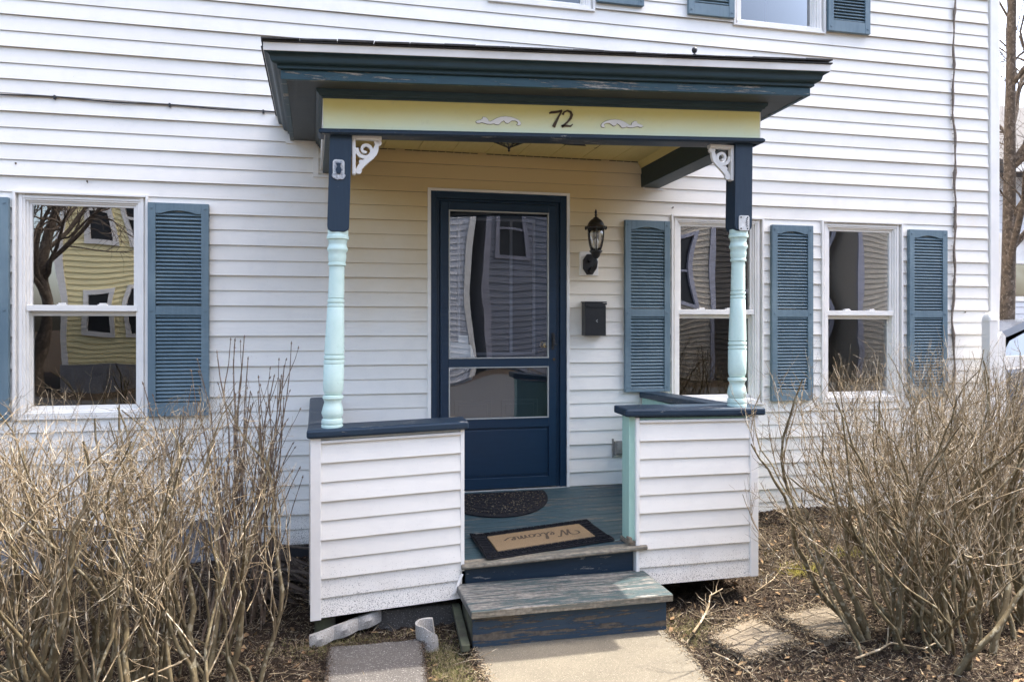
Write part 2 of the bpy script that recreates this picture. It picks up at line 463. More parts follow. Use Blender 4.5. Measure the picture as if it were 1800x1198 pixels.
def course_mesh(mb, a, b, p, q, z0, deep, ex=EXP):
    """part p..q of the siding course that starts at z0: leaning face, turned-in butt"""
    t0, t1 = (.0170, .0035) if deep else (.0115, .0030)
    def yy(z): return -(t0 + (t1 - t0) * (z - z0) / ex)
    ov = .010 if q >= z0 + ex - 1e-6 else 0
    sec = [(yy(p), p), (yy(q), q)]
    sec += [(0.001, q), (0.001, p)]
    mb.prism([(s[0], s[1]) for s in sec], 'x', a, b)
XE = 5.222
for n in range(-24, 62):
    z = Z0 + n * EXP
    if z > 8.3: break
    xa = -6.0 if n >= -22 else -.72
    r = random.Random(100 + n // 2)
    j1 = r.choice([-3.4, -2.7, .2 if n > 4 else -.5, -.62, -1.05]); j2 = r.choice([1.9, 2.2, 3.42, 3.3, 4.6])
    cuts = [xa] + [c for c in (j1, j2) if c > xa + .1] + [XE]
    for k, (a, b) in enumerate(zip(cuts, cuts[1:])):
        segs = cut(a, b, z, z + EXP - .0006, OPEN)
        if not segs: continue
        off = -.0020 * (k % 2); zj = r.uniform(-.0006, .0006)
        groups = []                        # pieces that touch are one board
        for s in segs:
            if groups and abs(groups[-1][-1][1] - s[0]) < 1e-6: groups[-1].append(s)
            else: groups.append([s])
        for g in groups:
            mb = MB()
            for s in g: course_mesh(mb, *s, z, n % 2 == 0)
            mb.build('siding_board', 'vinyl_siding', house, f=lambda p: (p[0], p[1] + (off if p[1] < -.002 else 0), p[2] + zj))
# sheathing behind the boards, with holes
mb = MB()
for s in cut(-6.0, 5.30, -.3, 8.5, OPEN): mb.box(s[0], s[1], .001, .16, s[2], s[3])
mb.build('wall', 'vinyl_siding', house)
MB().box(5.235, 5.325, -.022, .07, .02, 8.35).build('corner_board', 'white_trim', house, bev=.003)
mb = MB().box(5.16, 5.30, .16, 9, -.3, 8.5).box(-6, -5.84, .16, 9, -.3, 8.5).box(-5.84, 5.16, 8.84, 9, -.3, 8.5)
mb.build('side_wall', 'vinyl_siding', house)
mb = MB().box(-5.84, 5.16, 3.2, 3.3, 0, 6).box(-5.84, 5.16, .16, 3.2, .05, .2).box(-5.84, 5.16, .16, 3.2, 2.9, 3.1).box(-.4, -.3, .16, 3.2, .2, 2.9).box(2.0, 2.1, .16, 3.2, .2, 2.9).box(3.38, 3.44, .16, 3.2, .2, 2.9)
mb.build('interior_wall', 'room_dark', house)
mb = MB().prism([(-.72, 8.36), (-.72, 8.5), (4.5, 11.4), (9.5, 8.5), (9.5, 8.36)], 'x', -6.4, 5.6)
mb.build('roof', 'roofing', house)
MB().box(-6, -.73, -.006, 0.0005, -.1, Z0 - 22 * EXP - .002).build('foundation', 'foundation_mat', house)
MB().box(-.73, 5.2, .0, .0008, -.1, .05).build('foundation', 'room_dark', house)  # near-black sheet painted in for the shade of the open crawl space

# rusty nails left in the wall
for (x, z, l) in ((-1.55, 2.405, .02), (-1.95, 2.50, .008), (2.395, 2.385, .012), (4.985, 1.62, .01), (2.9, 2.42, .01)):
    MB().tube([(x, -.008, z), (x + .004, -.008 - l, z + .004)], .0028, 6).tube([(x + .004, -.008 - l, z + .004), (x + .0045, -.011 - l, z + .004)], .006, 8).build('nail', 'bronze', house)
MB().prism([(4.45, 1.0), (4.5, 1.0), (4.5, 1.05), (4.45, 1.05)], 'y', -.02, -.019)

def window(x0, x1, z0, z1, zr=None, lock=True, upper=False):
    """white vinyl double-hung window in a J-channel"""
    fr = MB(); j = .016
    # J channel
    fr.box(x0, x0 + j, -.026, .01, z0, z1).box(x1 - j, x1, -.026, .01, z0, z1)
    fr.box(x0 + j, x1 - j, -.026, .01, z1 - .014, z1).box(x0 + j, x1 - j, -.026, .01, z0, z0 + .014)
    a, b = x0 + j, x1 - j
    # stepped casing: three rebates down to the sash
    w = [(.0, .014, .004), (.014, .034, -.010), (.034, .048, -.004), (.048, .062, .008)]
    for (p, q, y) in w:
        fr.box(a + p, a + q, y, .09, z0 + .014, z1 - .014).box(b - q, b - p, y, .09, z0 + .014, z1 - .014)
        fr.box(a + q, b - q, y + .0011, .09, z1 - .014 - q * .8, z1 - .014 - p * .8)
        fr.box(a + q, b - q, y + .0011, .09, z0 + .014 + p * .6, z0 + .014 + q * .6)
    win = fr.build('window', 'white_trim', house, bev=.0018)
    MB().box(a + .014, b - .014, -.020, .004, z0 + .016, z0 + .040).build('sill', 'white_trim', win, bev=.002)
    zr = zr or (z0 + z1) / 2
    i0, i1 = a + .062, b - .062
    t0 = z1 - .014 - .0496; b0 = z0 + .014 + .0372
    us = MB().box(i0, i0 + .016, .018, .045, zr, t0).box(i1 - .016, i1, .018, .045, zr, t0)
    us.box(i0 + .016, i1 - .016, .0182, .045, t0 - .014, t0).box(i0 + .016, i1 - .016, .0182, .045, zr - .008, zr + .014)
    us.build('sash', 'white_trim', win, bev=.0015)
    MB().box(i0 - .012, i1 + .012, .002, .017, zr - .021, zr + .016).build('meeting_rail', 'white_trim', win, bev=.002)
    ls = MB().box(i0, i0 + .010, .047, .07, b0, zr - .021).box(i1 - .010, i1, .047, .07, b0, zr - .021)
    ls.box(i0 + .010, i1 - .010, .0472, .07, b0, b0 + .026).box(i0 + .010, i1 - .010, .0472, .07, zr - .05, zr - .021)
    ls.build('sash', 'white_trim', win, bev=.0015)
    def bulge(mb, xa, xb, za, zb, y, amt):
        N = 16; vs = []; fs = []; amt *= .32
        for p in range(N + 1):
            for q in range(N + 1):
                u = p / N; v = q / N; h = amt * (1 - (2 * u - 1) ** 2) * (1 - (2 * v - 1) ** 2)
                vs.append((xa + (xb - xa) * u, y + h, za + (zb - za) * v))
        for p in range(N):
            for q in range(N):
                k = p * (N + 1) + q; fs.append((k, k + N + 1, k + N + 2, k + 1))
        o = mb.add(vs, fs); return o
    bulge(MB(), i0 + .015, i1 - .015, zr + .013, t0 - .013, .03, .004).build('pane', 'window_glass', win, smooth=True)
    bulge(MB(), i0 + .009, i1 - .009, b0 + .025, zr - .049, .058, .003).build('pane', 'screen_glass', win, smooth=True)
    if lock:
        for fx in (.3, .68):
            c = i0 + (i1 - i0) * fx
            MB().box(c - .028, c + .028, .006, .03, zr + .0165, zr + .022).box(c - .018, c + .022, .008, .022, zr + .0222, zr + .030).build('sash_lock', 'white_trim', win, bev=.002)
    return win
for i, wv in enumerate(WINS):
    if i < 3: window(*wv, zr={0: 1.622, 1: 1.618, 2: 1.615}[i])
    else: window(*wv)

# ---- shutters
slat_cache = {}
def shutter(x0, x1, z0, z1, zm=1.606, brail=.085):
    sw = .046; i0, i1 = x0 + sw, x1 - sw; yb = -.016; yf = -.047
    mb = MB().box(x0, i0, yf, yb, z0, z1).box(i1, x1, yf, yb, z0, z1)
    mb.box(i0, i1, yf + .0012, yb, z0, z0 + brail).box(i0, i1, yf + .0012, yb, zm - .028, zm + .028)
    arch = [(i0, z1), (i0, z1 - .068)]
    for k in range(11):
        t = k / 10; arch.append((i0 + (i1 - i0) * (.12 + .76 * t), z1 - .068 + .020 * math.sin(math.pi * t) ** .8))
    arch += [(i1, z1 - .068), (i1, z1)]
    mb.prism(arch, 'y', yf + .0012, yb)
    mb.box(i0, i1, yb - .002, yb + .002, z0 + .01, z1 - .05)
    sh = mb.build('shutter', 'shutter_paint', house, bev=.0022)
    key = (round(x1 - x0, 3))
    pitch = .0243
    zs = []
    z = z1 - .068
    while z > zm + .028 + .012: zs.append(z); z -= pitch
    z = zm - .030
    while z > z0 + brail + .012: zs.append(z); z -= pitch
    first = None
    for z in zs:
        if first is None:
            first = MB().prism([(yb - .003, z + .010), (yb - .006, z + .012), (yf + .004, z - .0085), (yf + .0055, z - .0125), (yb - .003, z - .001)], 'x', i0 + .0005, i1 - .0005).build('slat', 'shutter_paint', sh)
            zf = z
        else: copy_piece(first, 0, 0, z - zf)
    scr = None
    for zz in (z1 - .032, zm, z0 + .035):
        for xx in (x0 + .022, x1 - .022):
            if scr is None:
                scr = MB().tube([(xx, yf, zz), (xx, yf - .004, zz)], .0075, 10).build('screw', 'shutter_paint', sh, bev=.001); s0 = (xx, zz)
            else: copy_piece(scr, xx - s0[0], 0, zz - s0[1])
    return sh
shutter(-1.194, -.832, .935, 2.290)
shutter(-2.337, -1.975, .935, 2.290)
shutter(2.012, 2.366, 1.028, 2.282, brail=.022)
shutter(3.205, 3.560, .935, 2.284)
shutter(4.432, 4.792, .935, 2.284)
shutter(2.515, 2.890, 3.83, 5.23, 4.5)
shutter(3.695, 4.07, 3.81, 5.23, 4.5)
shutter(1.80, 2.16, 3.85, 5.23, 4.5)

# ---- front door
dx0, dx1, dz0, dz1 = DOOR
mb = MB().box(dx0 - .022, dx0, -.024, .0, dz0 + .02, dz1 + .018).box(dx1, dx1 + .022, -.024, .0, dz0 + .02, dz1 + .018).box(dx0, dx1, -.0242, .0, dz1, dz1 + .0182)
mb.build('door_trim', 'white_trim', house, bev=.002)
fr = MB().box(dx0, .640, -.012, .12, dz0, dz1).box(1.530, dx1, -.012, .12, dz0, dz1).box(.640, 1.530, -.0122, .12, 2.395, dz1)
fr.box(.640, .664, .006, .12, dz0, 2.395).box(1.506, 1.530, .006, .12, dz0, 2.395).box(.664, 1.506, .0062, .12, 2.375, 2.395)
df = fr.build('door_frame', 'door_paint', house, bev=.003)
MB().box(.60, 1.577, -.03, .12, dz0 - .0, .358).build('threshold', 'aluminium', df, bev=.002)
X0, X1 = .667, 1.503
sdr = MB().box(X0, .725, -.006, .03, .365, 2.372).box(1.446, X1, -.006, .03, .365, 2.372)
sdr.box(.725, 1.446, -.0062, .03, 2.316, 2.372).box(.725, 1.446, -.0062, .03, 1.222, 1.280).box(.725, 1.446, -.0062, .03, .79, .855)
sdr.box(.725, 1.446, -.0062, .03, .365, .440).box(.725, 1.446, .006, .028, .440, .79)
sdr.box(.740, 1.431, .001, .0062, .455, .775)
storm = sdr.build('storm_door', 'door_paint', house, bev=.004)
for z0, z1 in ((1.280, 2.316), (.855, 1.222)):
    a, b, w = .725, 1.446, .008
    MB().box(a, a + w, -.010, .012, z0, z1).box(b - w, b, -.010, .012, z0, z1).box(a + w, b - w, -.0102, .012, z1 - w, z1).box(a + w, b - w, -.0102, .012, z0, z0 + w).build('pane_frame', 'aluminium', storm, bev=.0015)
    N = 14; vs = []; fs = []
    for p in range(N + 1):
        for q in range(N + 1):
            u = p / N; v = q / N; vs.append((a + w + (b - a - 2 * w) * u, .003 + .0015 * math.sin(math.pi * u) * math.sin(math.pi * v), z0 + w + (z1 - z0 - 2 * w) * v))
    for p in range(N):
        for q in range(N):
            k = p * (N + 1) + q; fs.append((k, k + N + 1, k + N + 2, k + 1))
    MB().add(vs, fs).build('pane', 'door_glass', storm, smooth=True)
MB().tube([(1.476, -.006, 1.40), (1.476, -.03, 1.40)], .012, 10).box(1.466, 1.486, -.012, -.0065, 1.34, 1.46).box(1.470, 1.482, -.038, -.026, 1.37, 1.45).tube([(1.476, -.032, 1.385), (1.50, -.034, 1.372)], .005, 6).build('handle', 'black_metal', storm, bev=.002)
MB().tube([(1.484, -.0065, 1.27), (1.484, -.012, 1.27)], .010, 12).build('lock_cylinder', 'bronze', storm)
# inner door
idr = MB().box(.664, 1.506, .10, .14, .37, 2.38)
inner = idr.build('inner_door', 'door_paint', house)
for (a, b, p, q) in ((.78, 1.05, .50, .98), (1.12, 1.39, .50, .98)):
    MB().box(a, b, .094, .0995, p, q).box(a + .03, b - .03, .088, .0935, p + .03, q - .03).build('door_panel', 'door_paint', inner, bev=.003)
MB().box(.80, 1.37, .093, .0995, 1.30, 2.28).build('door_light', 'room_dark', inner)
MB().box(.80, .82, .085, .0925, 1.30, 2.28).box(1.35, 1.37, .085, .0925, 1.30, 2.28).box(.82, 1.35, .085, .0925, 2.26, 2.28).box(.82, 1.35, .085, .0925, 1.30, 1.32).box(1.18, 1.2, .085, .0925, 1.32, 2.26).build('door_light_frame', 'grey_wall', inner)
MB().lathe([(.004, .0), (.018, .004), (.025, .02), (.022, .034), (.010, .040), (.010, .055), (.026, .057), (.026, .06)], 0, 0, 20).build('door_knob', 'brass', inner, smooth='auto', f=lambda p: (1.435 + p[0], .035 + p[2], 1.372 + p[1]))
pp = MB().prism([(.735, 1.29), (.915, 1.29), (.890, 1.375), (.735, 1.405)], 'y', .036, .040).prism([(.80, 1.38), (.873, 1.375), (.868, 1.44), (.802, 1.445)], 'y', .044, .046)
tag(pp.build('paper', 'paper'), 'white papers caught between the storm door and the inner door', 'papers')

# ------------------------------------------------------------ porch
porch = thing('porch', 'settled front porch with hipped roof, turned posts and low sided walls', 'porch', (1.1, -.7, 0))
# deck boards run along the house
yy = -.012; k = 0
while yy > -1.30:
    w = .083
    MB().box(-.05, 2.2, yy - w + .004, yy, .326, .355 + random.uniform(-.001, .001)).build('deck_board', 'deck_paint', porch, wp=True, bev=.003)
    yy -= w
MB().prism([(-1.41, .331), (-1.418, .338), (-1.418, .349), (-1.41, .357), (yy, .357), (yy, .331)], 'x', .592, 1.60).build('nosing', 'tread_edge', porch, wp=True, bev=.005)
MB().box(.62, 1.535, -1.365, -1.34, .0, .33).build('riser', 'navy_paint', porch, wp=True)

def half_wall(x0, x1, zb, zt, yf, side):
    """low wall; zb, zt = (left, right) heights of its bottom and of the top of its cap"""
    def sk(p):
        t = (p[0] - x0) / (x1 - x0); v = p[2]     # v 0..1 in height
        lo = zb[0] + (zb[1] - zb[0]) * t; hi = zt[0] + (zt[1] - zt[0]) * t
        return (p[0], p[1], lo + (hi - lo) * v)
    hw = MB().box(x0 + .01, x1 - .01, yf + .004, yf + .11, .012, .95).build('half_wall', 'mint_paint' if side == 'r' else 'vinyl_porch', porch, f=sk)
    cl, cr = (x0 + .052, x1 - .020) if side == 'l' else (x0 + .020, x1 - .050)
    MB().box(x0, cl, yf - .016, yf + .10, -.012 if side == 'l' else .0, .955).build('corner_board', 'white_trim', hw, f=sk, bev=.003)
    if side == 'r':
        MB().box(cr, x1, yf - .018, yf + .12, -.004, .953).build('corner_board', 'white_trim', hw, f=sk, bev=.003)
        hh = .94
    else:
        MB().box(cr, x1, yf - .012, yf + .012, .15, .953).build('corner_board', 'white_trim', hw, f=sk, bev=.002)
        MB().prism([(x1 - .062, .03), (x1 - .048, .028), (x1 - .006, .135), (x1 - .020, .138)], 'y', yf - .022, yf - .014).build('trim_strip', 'white_trim', hw, f=sk, bev=.0015)
    N = 9; top = .925
    for k in range(N):
        z0 = top * k / N; z1 = top * (k + 1) / N - .0006
        e = cr if (side == 'r' or k > 0) else cr
        MB().prism([(yf - (.013 if k % 2 else .016), z0), (yf - .003, z1), (yf + .003, z1), (yf + .003, z0)], 'x', cl + .0004, e - .0004).build('siding_board', 'vinyl_porch', hw, f=sk)
    MB().box(cl, cr, yf - .017, yf + .004, .9255, .94).build('siding_trim', 'white_trim', hw, f=sk, bev=.0015)
    return hw, sk
hl, skl = half_wall(-.149, .609, (.083, .128), (1.0, 1.024), -1.385, 'l')
def cap(parent, pts, thick, zs, name='cap_rail'):
    n = len(pts); mb = MB()
    vs = [(p[0], p[1], z) for p, z in zip(pts, zs)] + [(p[0], p[1], z - thick) for p, z in zip(pts, zs)]
    mb.add(vs, [tuple(range(n)), tuple(range(2 * n - 1, n - 1, -1))] + [(i, n + i, n + (i + 1) % n, (i + 1) % n) for i in range(n)])
    return mb.build(name, 'navy_paint', parent, bev=.011)
cap(hl, [(-.165, -1.425), (.628, -1.425), (.628, -1.255), (-.165, -1.255)], .042, (1.002, 1.026, 1.032, 1.010))
cap(hl, [(-.165, -1.250), (-.015, -1.250), (-.045, -.03), (-.205, -.03)], .042, (1.008, 1.012, 1.035, 1.035))
MB().box(-.16, -.05, -1.25, -.03, .1, .966).build('side_panel', 'vinyl_porch', hl)
hr, skr = half_wall(1.540, 2.266, (.112, .118), (1.058, 1.050), -1.385, 'r')
cap(hr, [(1.472, -1.425), (2.300, -1.425), (2.300, -1.245), (1.472, -1.235)], .043, (1.066, 1.054, 1.062, 1.070))
cap(hr, [(2.095, -1.240), (2.262, -1.242), (2.285, -.03), (2.125, -.03)], .043, (1.058, 1.054, 1.028, 1.028))
MB().box(2.15, 2.25, -1.24, -.03, .08, .985).build('side_panel', 'mint_paint', hr)
MB().box(1.508, 1.549, -1.378, -1.275, .352, 1.02).build('end_board', 'mint_paint', hr, bev=.004)
MB().box(1.506, 1.552, -1.39, -1.265, .330, .352).box(1.5, 1.52, -1.40, -1.36, .345, .375).build('rotten_block', 'bare_wood', hr, bev=.004, f=lambda p: (p[0] + .006 * math.sin(p[2] * 300), p[1], p[2]))

# ---- turned posts
PROF = [(40, .050), (56, .0505), (60, .054), (75, .054), (80, .047), (100, .0435), (118, .046), (128, .051), (138, .0495), (150, .0425), (172, .0445), (192, .0425), (204, .040), (207, .0435), (220, .0435), (224, .037),
        (300, .0378), (398, .0392), (401, .0365), (405, .0365), (408, .041), (422, .0412), (425, .038), (430, .038), (433, .0415), (446, .0415), (449, .039), (455, .0408),
        (560, .0445), (700, .0485), (706, .0485), (709, .0455), (714, .0455), (717, .0500), (731, .0505), (734, .047), (740, .047), (743, .0507), (757, .0507), (760, .0475), (767, .050),
        (860, .0500), (905, .0490), (925, .043), (932, .039), (936, .050), (950, .0508), (958, .045), (972, .0415), (1000, .048), (1030, .0535), (1048, .048), (1060, .044), (1064, .0505), (1080, .053), (1090, .051), (1094, .048), (1097, .053), (1112, .053)]
def post(x, y, zb, zt, ztop, lean):
    def ln(z): return lean * (z - zb) / 1.4
    prof = [(r, zb + (1112 - c) / 1072 * (zt - zb)) for c, r in PROF][::-1]
    prof += [(.0505, zt + .012)]
    p = MB().lathe(prof, x, y, 32, lean=ln).build('post', 'mint_post', porch, smooth='auto')
    h = .0525
    # square block with rounded-off lower end
    mb = MB()
    out = [(-h, ztop), (h, ztop), (h, zt + .030)]
    for k in range(9):
        t = k / 8 * math.pi / 2; out.append((h - .03 + .03 * math.cos(t), zt + .030 - .030 * math.sin(t)))
    for k in range(9):
        t = math.pi / 2 + k / 8 * math.pi / 2; out.append((-h + .03 + .03 * math.cos(t), zt + .030 - .030 * math.sin(t)))
    out.append((-h, zt + .03))
    mb.prism(out, 'y', y - h, y + h)
    blk = mb.build('post_block', 'navy_post', p, bev=.003, f=lambda q: (q[0] + x + ln(q[2]), q[1], q[2]))
    return p, ln
pl, lnl = post(-.046, -1.345, 1.004, 1.968, 2.462, .042)
pr, lnr = post(2.165, -1.345, 1.056, 2.035, 2.525, .016)

def bracket(x, z, sgn, post_o):
    y0, y1 = -1.372, -1.350
    def sx(p): return (x + sgn * p[0], p[1], z + p[2])
    MB().box(.0, .018, y0 - .008, y1 + .008, -.196, -.0).box(.018, .145, y0 - .0078, y1 + .0078, -.020, -.0).build('bracket', 'white_trim', post_o, f=sx, bev=.003)
    mb = MB()
    C = (.066, -.070); pth = []; w = []
    for k in range(60):
        t = k / 59; a = R(-60) - t * R(490); rr = .009 + .034 * t
        pth.append((C[0] + rr * math.cos(a), C[1] + rr * math.sin(a))); w.append(.0055 + .0035 * t)
    mb.ribbon(pth, w, y0, y1)
    p2 = [(.128, -.030), (.121, -.045), (.117, -.065), (.109, -.085), (.094, -.103), (.075, -.120), (.055, -.138), (.040, -.156), (.030, -.172)]
    mb.ribbon(p2, [.010, .010, .013, .014, .013, .013, .014, .013, .012], y0 + .001, y1 - .001)
    for cx, cz, r in ((.131, -.032, .014), (.119, -.030, .011), (.032, -.175, .016), (.044, -.130, .010)):
        mb.prism([(cx + r * math.cos(a), cz + r * math.sin(a)) for a in [2 * math.pi * i / 16 for i in range(16)]], 'y', y0 + .002, y1 - .002)
    mb.build('scroll', 'white_trim', post_o, f=sx)
bracket(-.046 + lnl(2.46) + .0525, 2.452, 1, pl)
bracket(2.165 + lnr(2.5) - .0525, 2.512, -1, pr)
def rrect(cx, cz, w, h, r):
    out = []
    for (sx, sz, a0) in ((1, 1, 0), (-1, 1, 90), (-1, -1, 180), (1, -1, 270)):
        for k in range(5):
            a = R(a0 + 22.5 * k); out.append((cx + sx * (w / 2 - r) + r * math.cos(a), cz + sz * (h / 2 - r) + r * math.sin(a)))
    return out
yb = -1.3975
pa = MB().prism(rrect(2.178, 2.078, .064, .084, .012), 'y', yb - .006, yb - .0002).build('hanger_plate', 'plate_white', pr, bev=.001)
for a, b in ((-.02, .031), (.02, .031), (-.02, -.031), (.02, -.031)):
    MB().tube([(2.178 + a, yb - .006, 2.078 + b), (2.178 + a, yb - .008, 2.078 + b)], .0045, 8).build('screw', 'black_metal', pa)
sq = [(.012, .025), (.020, .018), (.010, .012), (.022, .006), (.008, .002), (.020, -.004), (.010, -.010), (.021, -.014), (.014, -.02)]
MB().ribbon([(2.178 + a, 2.078 + b) for a, b in sq], .0016, yb - .0075, yb - .006).build('emblem', 'black_metal', pa)
cx = -.014
pb = MB().prism(rrect(cx, 2.280, .056, .080, .014), 'y', yb - .0042, yb - .0002).build('hanger_plate', 'plate_white', pl, bev=.001)
MB().prism(rrect(cx, 2.282, .042, .062, .008), 'y', yb - .0052, yb - .0044).build('plate_face', 'crust', pb)
MB().prism([(cx - .010, 2.250), (cx - .014, 2.272), (cx - .006, 2.284), (cx - .013, 2.302), (cx + .012, 2.302), (cx + .008, 2.284), (cx + .015, 2.268), (cx + .008, 2.248)], 'y', yb - .016, yb - .0054).build('plate_knob', 'navy_post', pb, bev=.002)
cr = [(cx + .032 * math.cos(a) * (1 + .07 * math.sin(5 * a)), 2.238 + (.016 if math.sin(a) < 0 else .024) * math.sin(a) * (1 + .09 * math.cos(7 * a))) for a in [2 * math.pi * i / 28 for i in range(28)]]
MB().prism(cr, 'y', yb - .008, yb - .0003).build('caulk_lump', 'crust', pb, bev=.002)

# ---- beams, frieze, ceiling, cornice, roof (u=1 heights; warp drops the left front)
XL, XR, YF = -.087, 2.268, -1.41
bm = MB().box(XL + .012, XR - .012, YF + .008, YF + .15, 2.530, 2.74)
beam = bm.build('front_beam', 'navy_paint', porch, wp=True)
fr = MB(); N = 24
for i in range(N):
    a = XL + (XR - XL) * i / N; b = XL + (XR - XL) * (i + 1) / N
    fr.box(a, b, YF - .002, YF + .0075, 2.549, 2.705)
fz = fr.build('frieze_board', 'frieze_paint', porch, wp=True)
tr = MB(); N = 40; path_ = [(XL - .012, YF + .12), (XL - .012, YF), (XR + .012, YF), (XR + .012, YF + .12)]
def sweep(mb, prof, path, closed=True):
    P = [Vector(p) for p in path]; n = len(prof); vs = []
    for i, p in enumerate(P):
        if i == 0: d = (P[1] - P[0]).normalized(); o = Vector((d.y, -d.x)); s = 1
        elif i == len(P) - 1: d = (P[-1] - P[-2]).normalized(); o = Vector((d.y, -d.x)); s = 1
        else:
            d1 = (P[i] - P[i - 1]).normalized(); d2 = (P[i + 1] - P[i]).normalized()
            o1 = Vector((d1.y, -d1.x)); o2 = Vector((d2.y, -d2.x)); o = (o1 + o2).normalized(); s = 1 / max(.3, o.dot(o1))
        for (q, z) in prof: vs.append((p.x + o.x * q * s, p.y + o.y * q * s, z))
    fs = []
    for i in range(len(P) - 1):
        for k in range(n if closed else n - 1):
            fs.append((i * n + k, i * n + (k + 1) % n, (i + 1) * n + (k + 1) % n, (i + 1) * n + k))
    if closed:
        fs.append(tuple(range(n))); fs.append(tuple((len(P) - 1) * n + k for k in range(n - 1, -1, -1)))
    return mb.add(vs, fs)
def rpath(xl, xr, yf, yb=-.0):
    """left wall end -> front left -> front right -> right wall end (outward is on the right-hand side... mirrored)"""
    pts = [(xl, yb), (xl, yf)] + [(xl + (xr - xl) * i / 12, yf) for i in range(1, 12)] + [(xr, yf), (xr, yb)]
    return pts
# path runs from the wall on the left to the front and back: outward normal = (d.y, -d.x) for d=(0,-1) is (-1,0)
sweep(tr, [(-.004, 2.520), (.014, 2.522), (.022, 2.530), (.022, 2.540), (.014, 2.549), (-.004, 2.5495)], [(XL, YF + .13)] + [(XL, YF)] + [(XL + (XR - XL) * i / 12, YF) for i in range(1, 12)] + [(XR, YF), (XR, YF + .13)])
tr.build('beam_moulding', 'navy_paint', porch, wp=True)
for (a, b) in ((XL + .012, XL + .165), (XR - .140, XR + .002)):
    MB().box(a, b, YF + .151, -.004, 2.530, 2.735).build('side_beam', 'green_navy', porch, wp=True, bev=.002)
MB().box(XL - .002, XL + .0115, YF + .009, -.003, 2.5495, 2.70).build('frieze_board', 'white_trim', porch, wp=True)
MB().box(XR - .0115 + .0145, XR + .012, YF + .009, -.003, 2.5495, 2.70).build('frieze_board', 'white_trim', porch, wp=True)
# white J channels where side beams meet the wall
MB().box(2.165, 2.176, -.018, 0, 2.52, 2.80).box(2.176, 2.325, -.018, 0, 2.512, 2.524).build('wall_trim', 'white_trim', porch)
MB().box(-.185, -.150, -.018, 0, 2.50, 2.76).box(-.15, -.02, -.018, 0, 2.50, 2.516).box(-.36, -.186, -.018, 0, 2.715, 2.74).build('wall_trim', 'white_trim', porch)
# ceiling boards run out from the wall
a, b = XL + .167, XR - .142; n = 9
for i in range(n):
    MB().box(a + (b - a) * i / n + .0015, a + (b - a) * (i + 1) / n - .0015, YF + .152, -.022, 2.715, 2.731).build('ceiling_board', 'ceiling_paint', porch, wp=True, bev=.003)
MB().box(XL, XR, YF + .02, -.005, 2.7312, 2.742).build('ceiling_backing', 'room_dark', porch, wp=True)
for q_ in ([(a, 2.714), (a + .028, 2.714), (a + .004, 2.668), (a, 2.668)], [(b, 2.714), (b - .028, 2.714), (b - .004, 2.668), (b, 2.668)]): MB().prism(q_, 'y', YF + .152, -.02).build('ceiling_moulding', 'ceiling_paint', porch, wp=True)
mb = MB()
for i in range(36):
    x0 = a + (b - a) * i / 36
    if random.random() < .75: mb.box(x0, x0 + .05, -.024, -.020, 2.7085, 2.713)
mb.build('ceiling_gap', 'cable_black', porch)['kind'] = 'stuff'
RP = rpath(XL, XR, YF)
sweep(MB(), [(-.02, 2.697), (.008, 2.697), (.010, 2.705), (.020, 2.709), (.022, 2.716), (.032, 2.724), (.034, 2.7375), (-.02, 2.7375)], RP).build('bed_moulding', 'green_navy', porch, wp=True)
sweep(MB(), [(-.03, 2.738), (.165, 2.738), (.165, 2.752), (-.03, 2.752)], RP).build('soffit_board', 'soffit_paint', porch, wp=True)
sweep(MB(), [(.1655, 2.7345), (.191, 2.7345), (.191, 2.778), (.1655, 2.778)], RP).build('fascia_board', 'fascia_paint', porch, wp=True, bev=.002)
cr_ = [(.1655, 2.7785), (.200, 2.7785), (.206, 2.782), (.206, 2.795)]
for k in range(9):
    t = k / 8; cr_.append((.211 + .048 * (t + .12 * math.sin(2 * math.pi * t)), 2.797 + .042 * (t - .11 * math.sin(2 * math.pi * t))))
cr_ += [(.262, 2.8425), (.1655, 2.8425)]
sweep(MB(), cr_, RP).build('crown_moulding', 'fascia_paint', porch, wp=True)
bpy.data.objects['crown_moulding'].data.materials[0] = M['green_navy']
sweep(MB(), [(.20, 2.843), (.264, 2.843), (.264, 2.880), (.20, 2.880)], RP).build('drip_edge', 'white_metal', porch, wp=True, bev=.0015)
# low hipped roof
rf = MB(); e = .272; xa, xb, yf_ = XL - e, XR + e, YF - e; za = 2.881; zt = 3.06
rf.add([(xa, -.0, za), (xa, yf_, za), (xb, yf_, za), (xb, -.0, za), (xa, 0, za + .006), (xa, yf_, za + .006), (xb, yf_, za + .006), (xb, 0, za + .006), (xa + 1.0, -.0, zt), (xb - 1.0, -.0, zt)],
       [(0, 1, 2, 3), (0, 4, 5, 1), (1, 5, 6, 2), (2, 6, 7, 3), (5, 8, 9, 6), (4, 8, 5), (6, 9, 7), (0, 3, 7, 9, 8, 4)])
roof = rf.build('roof', 'shingle_dark', porch, wp=True)
x = xa
sl = (zt - za) / (-yf_)
while x < xb - .05:
    w = min(random.uniform(.15, .17), xb - x); d = random.uniform(0, .008); t = random.uniform(.005, .010)
    lift = .004 if x > xb - .45 else 0
    MB().prism([(x, 0), (x + w - .003, 0), (x + w - .003, .12), (x, .12)], 'z', 0, t).build('shingle', 'shingle_dark', roof, wp=True, f=lambda p, d=d, l=lift: (p[0] + random.uniform(-.001, .001), yf_ - .006 - d + p[1], za + .0075 + p[1] * sl + p[2] + l + random.uniform(0, .003)))
    x += w
y = yf_ + .12
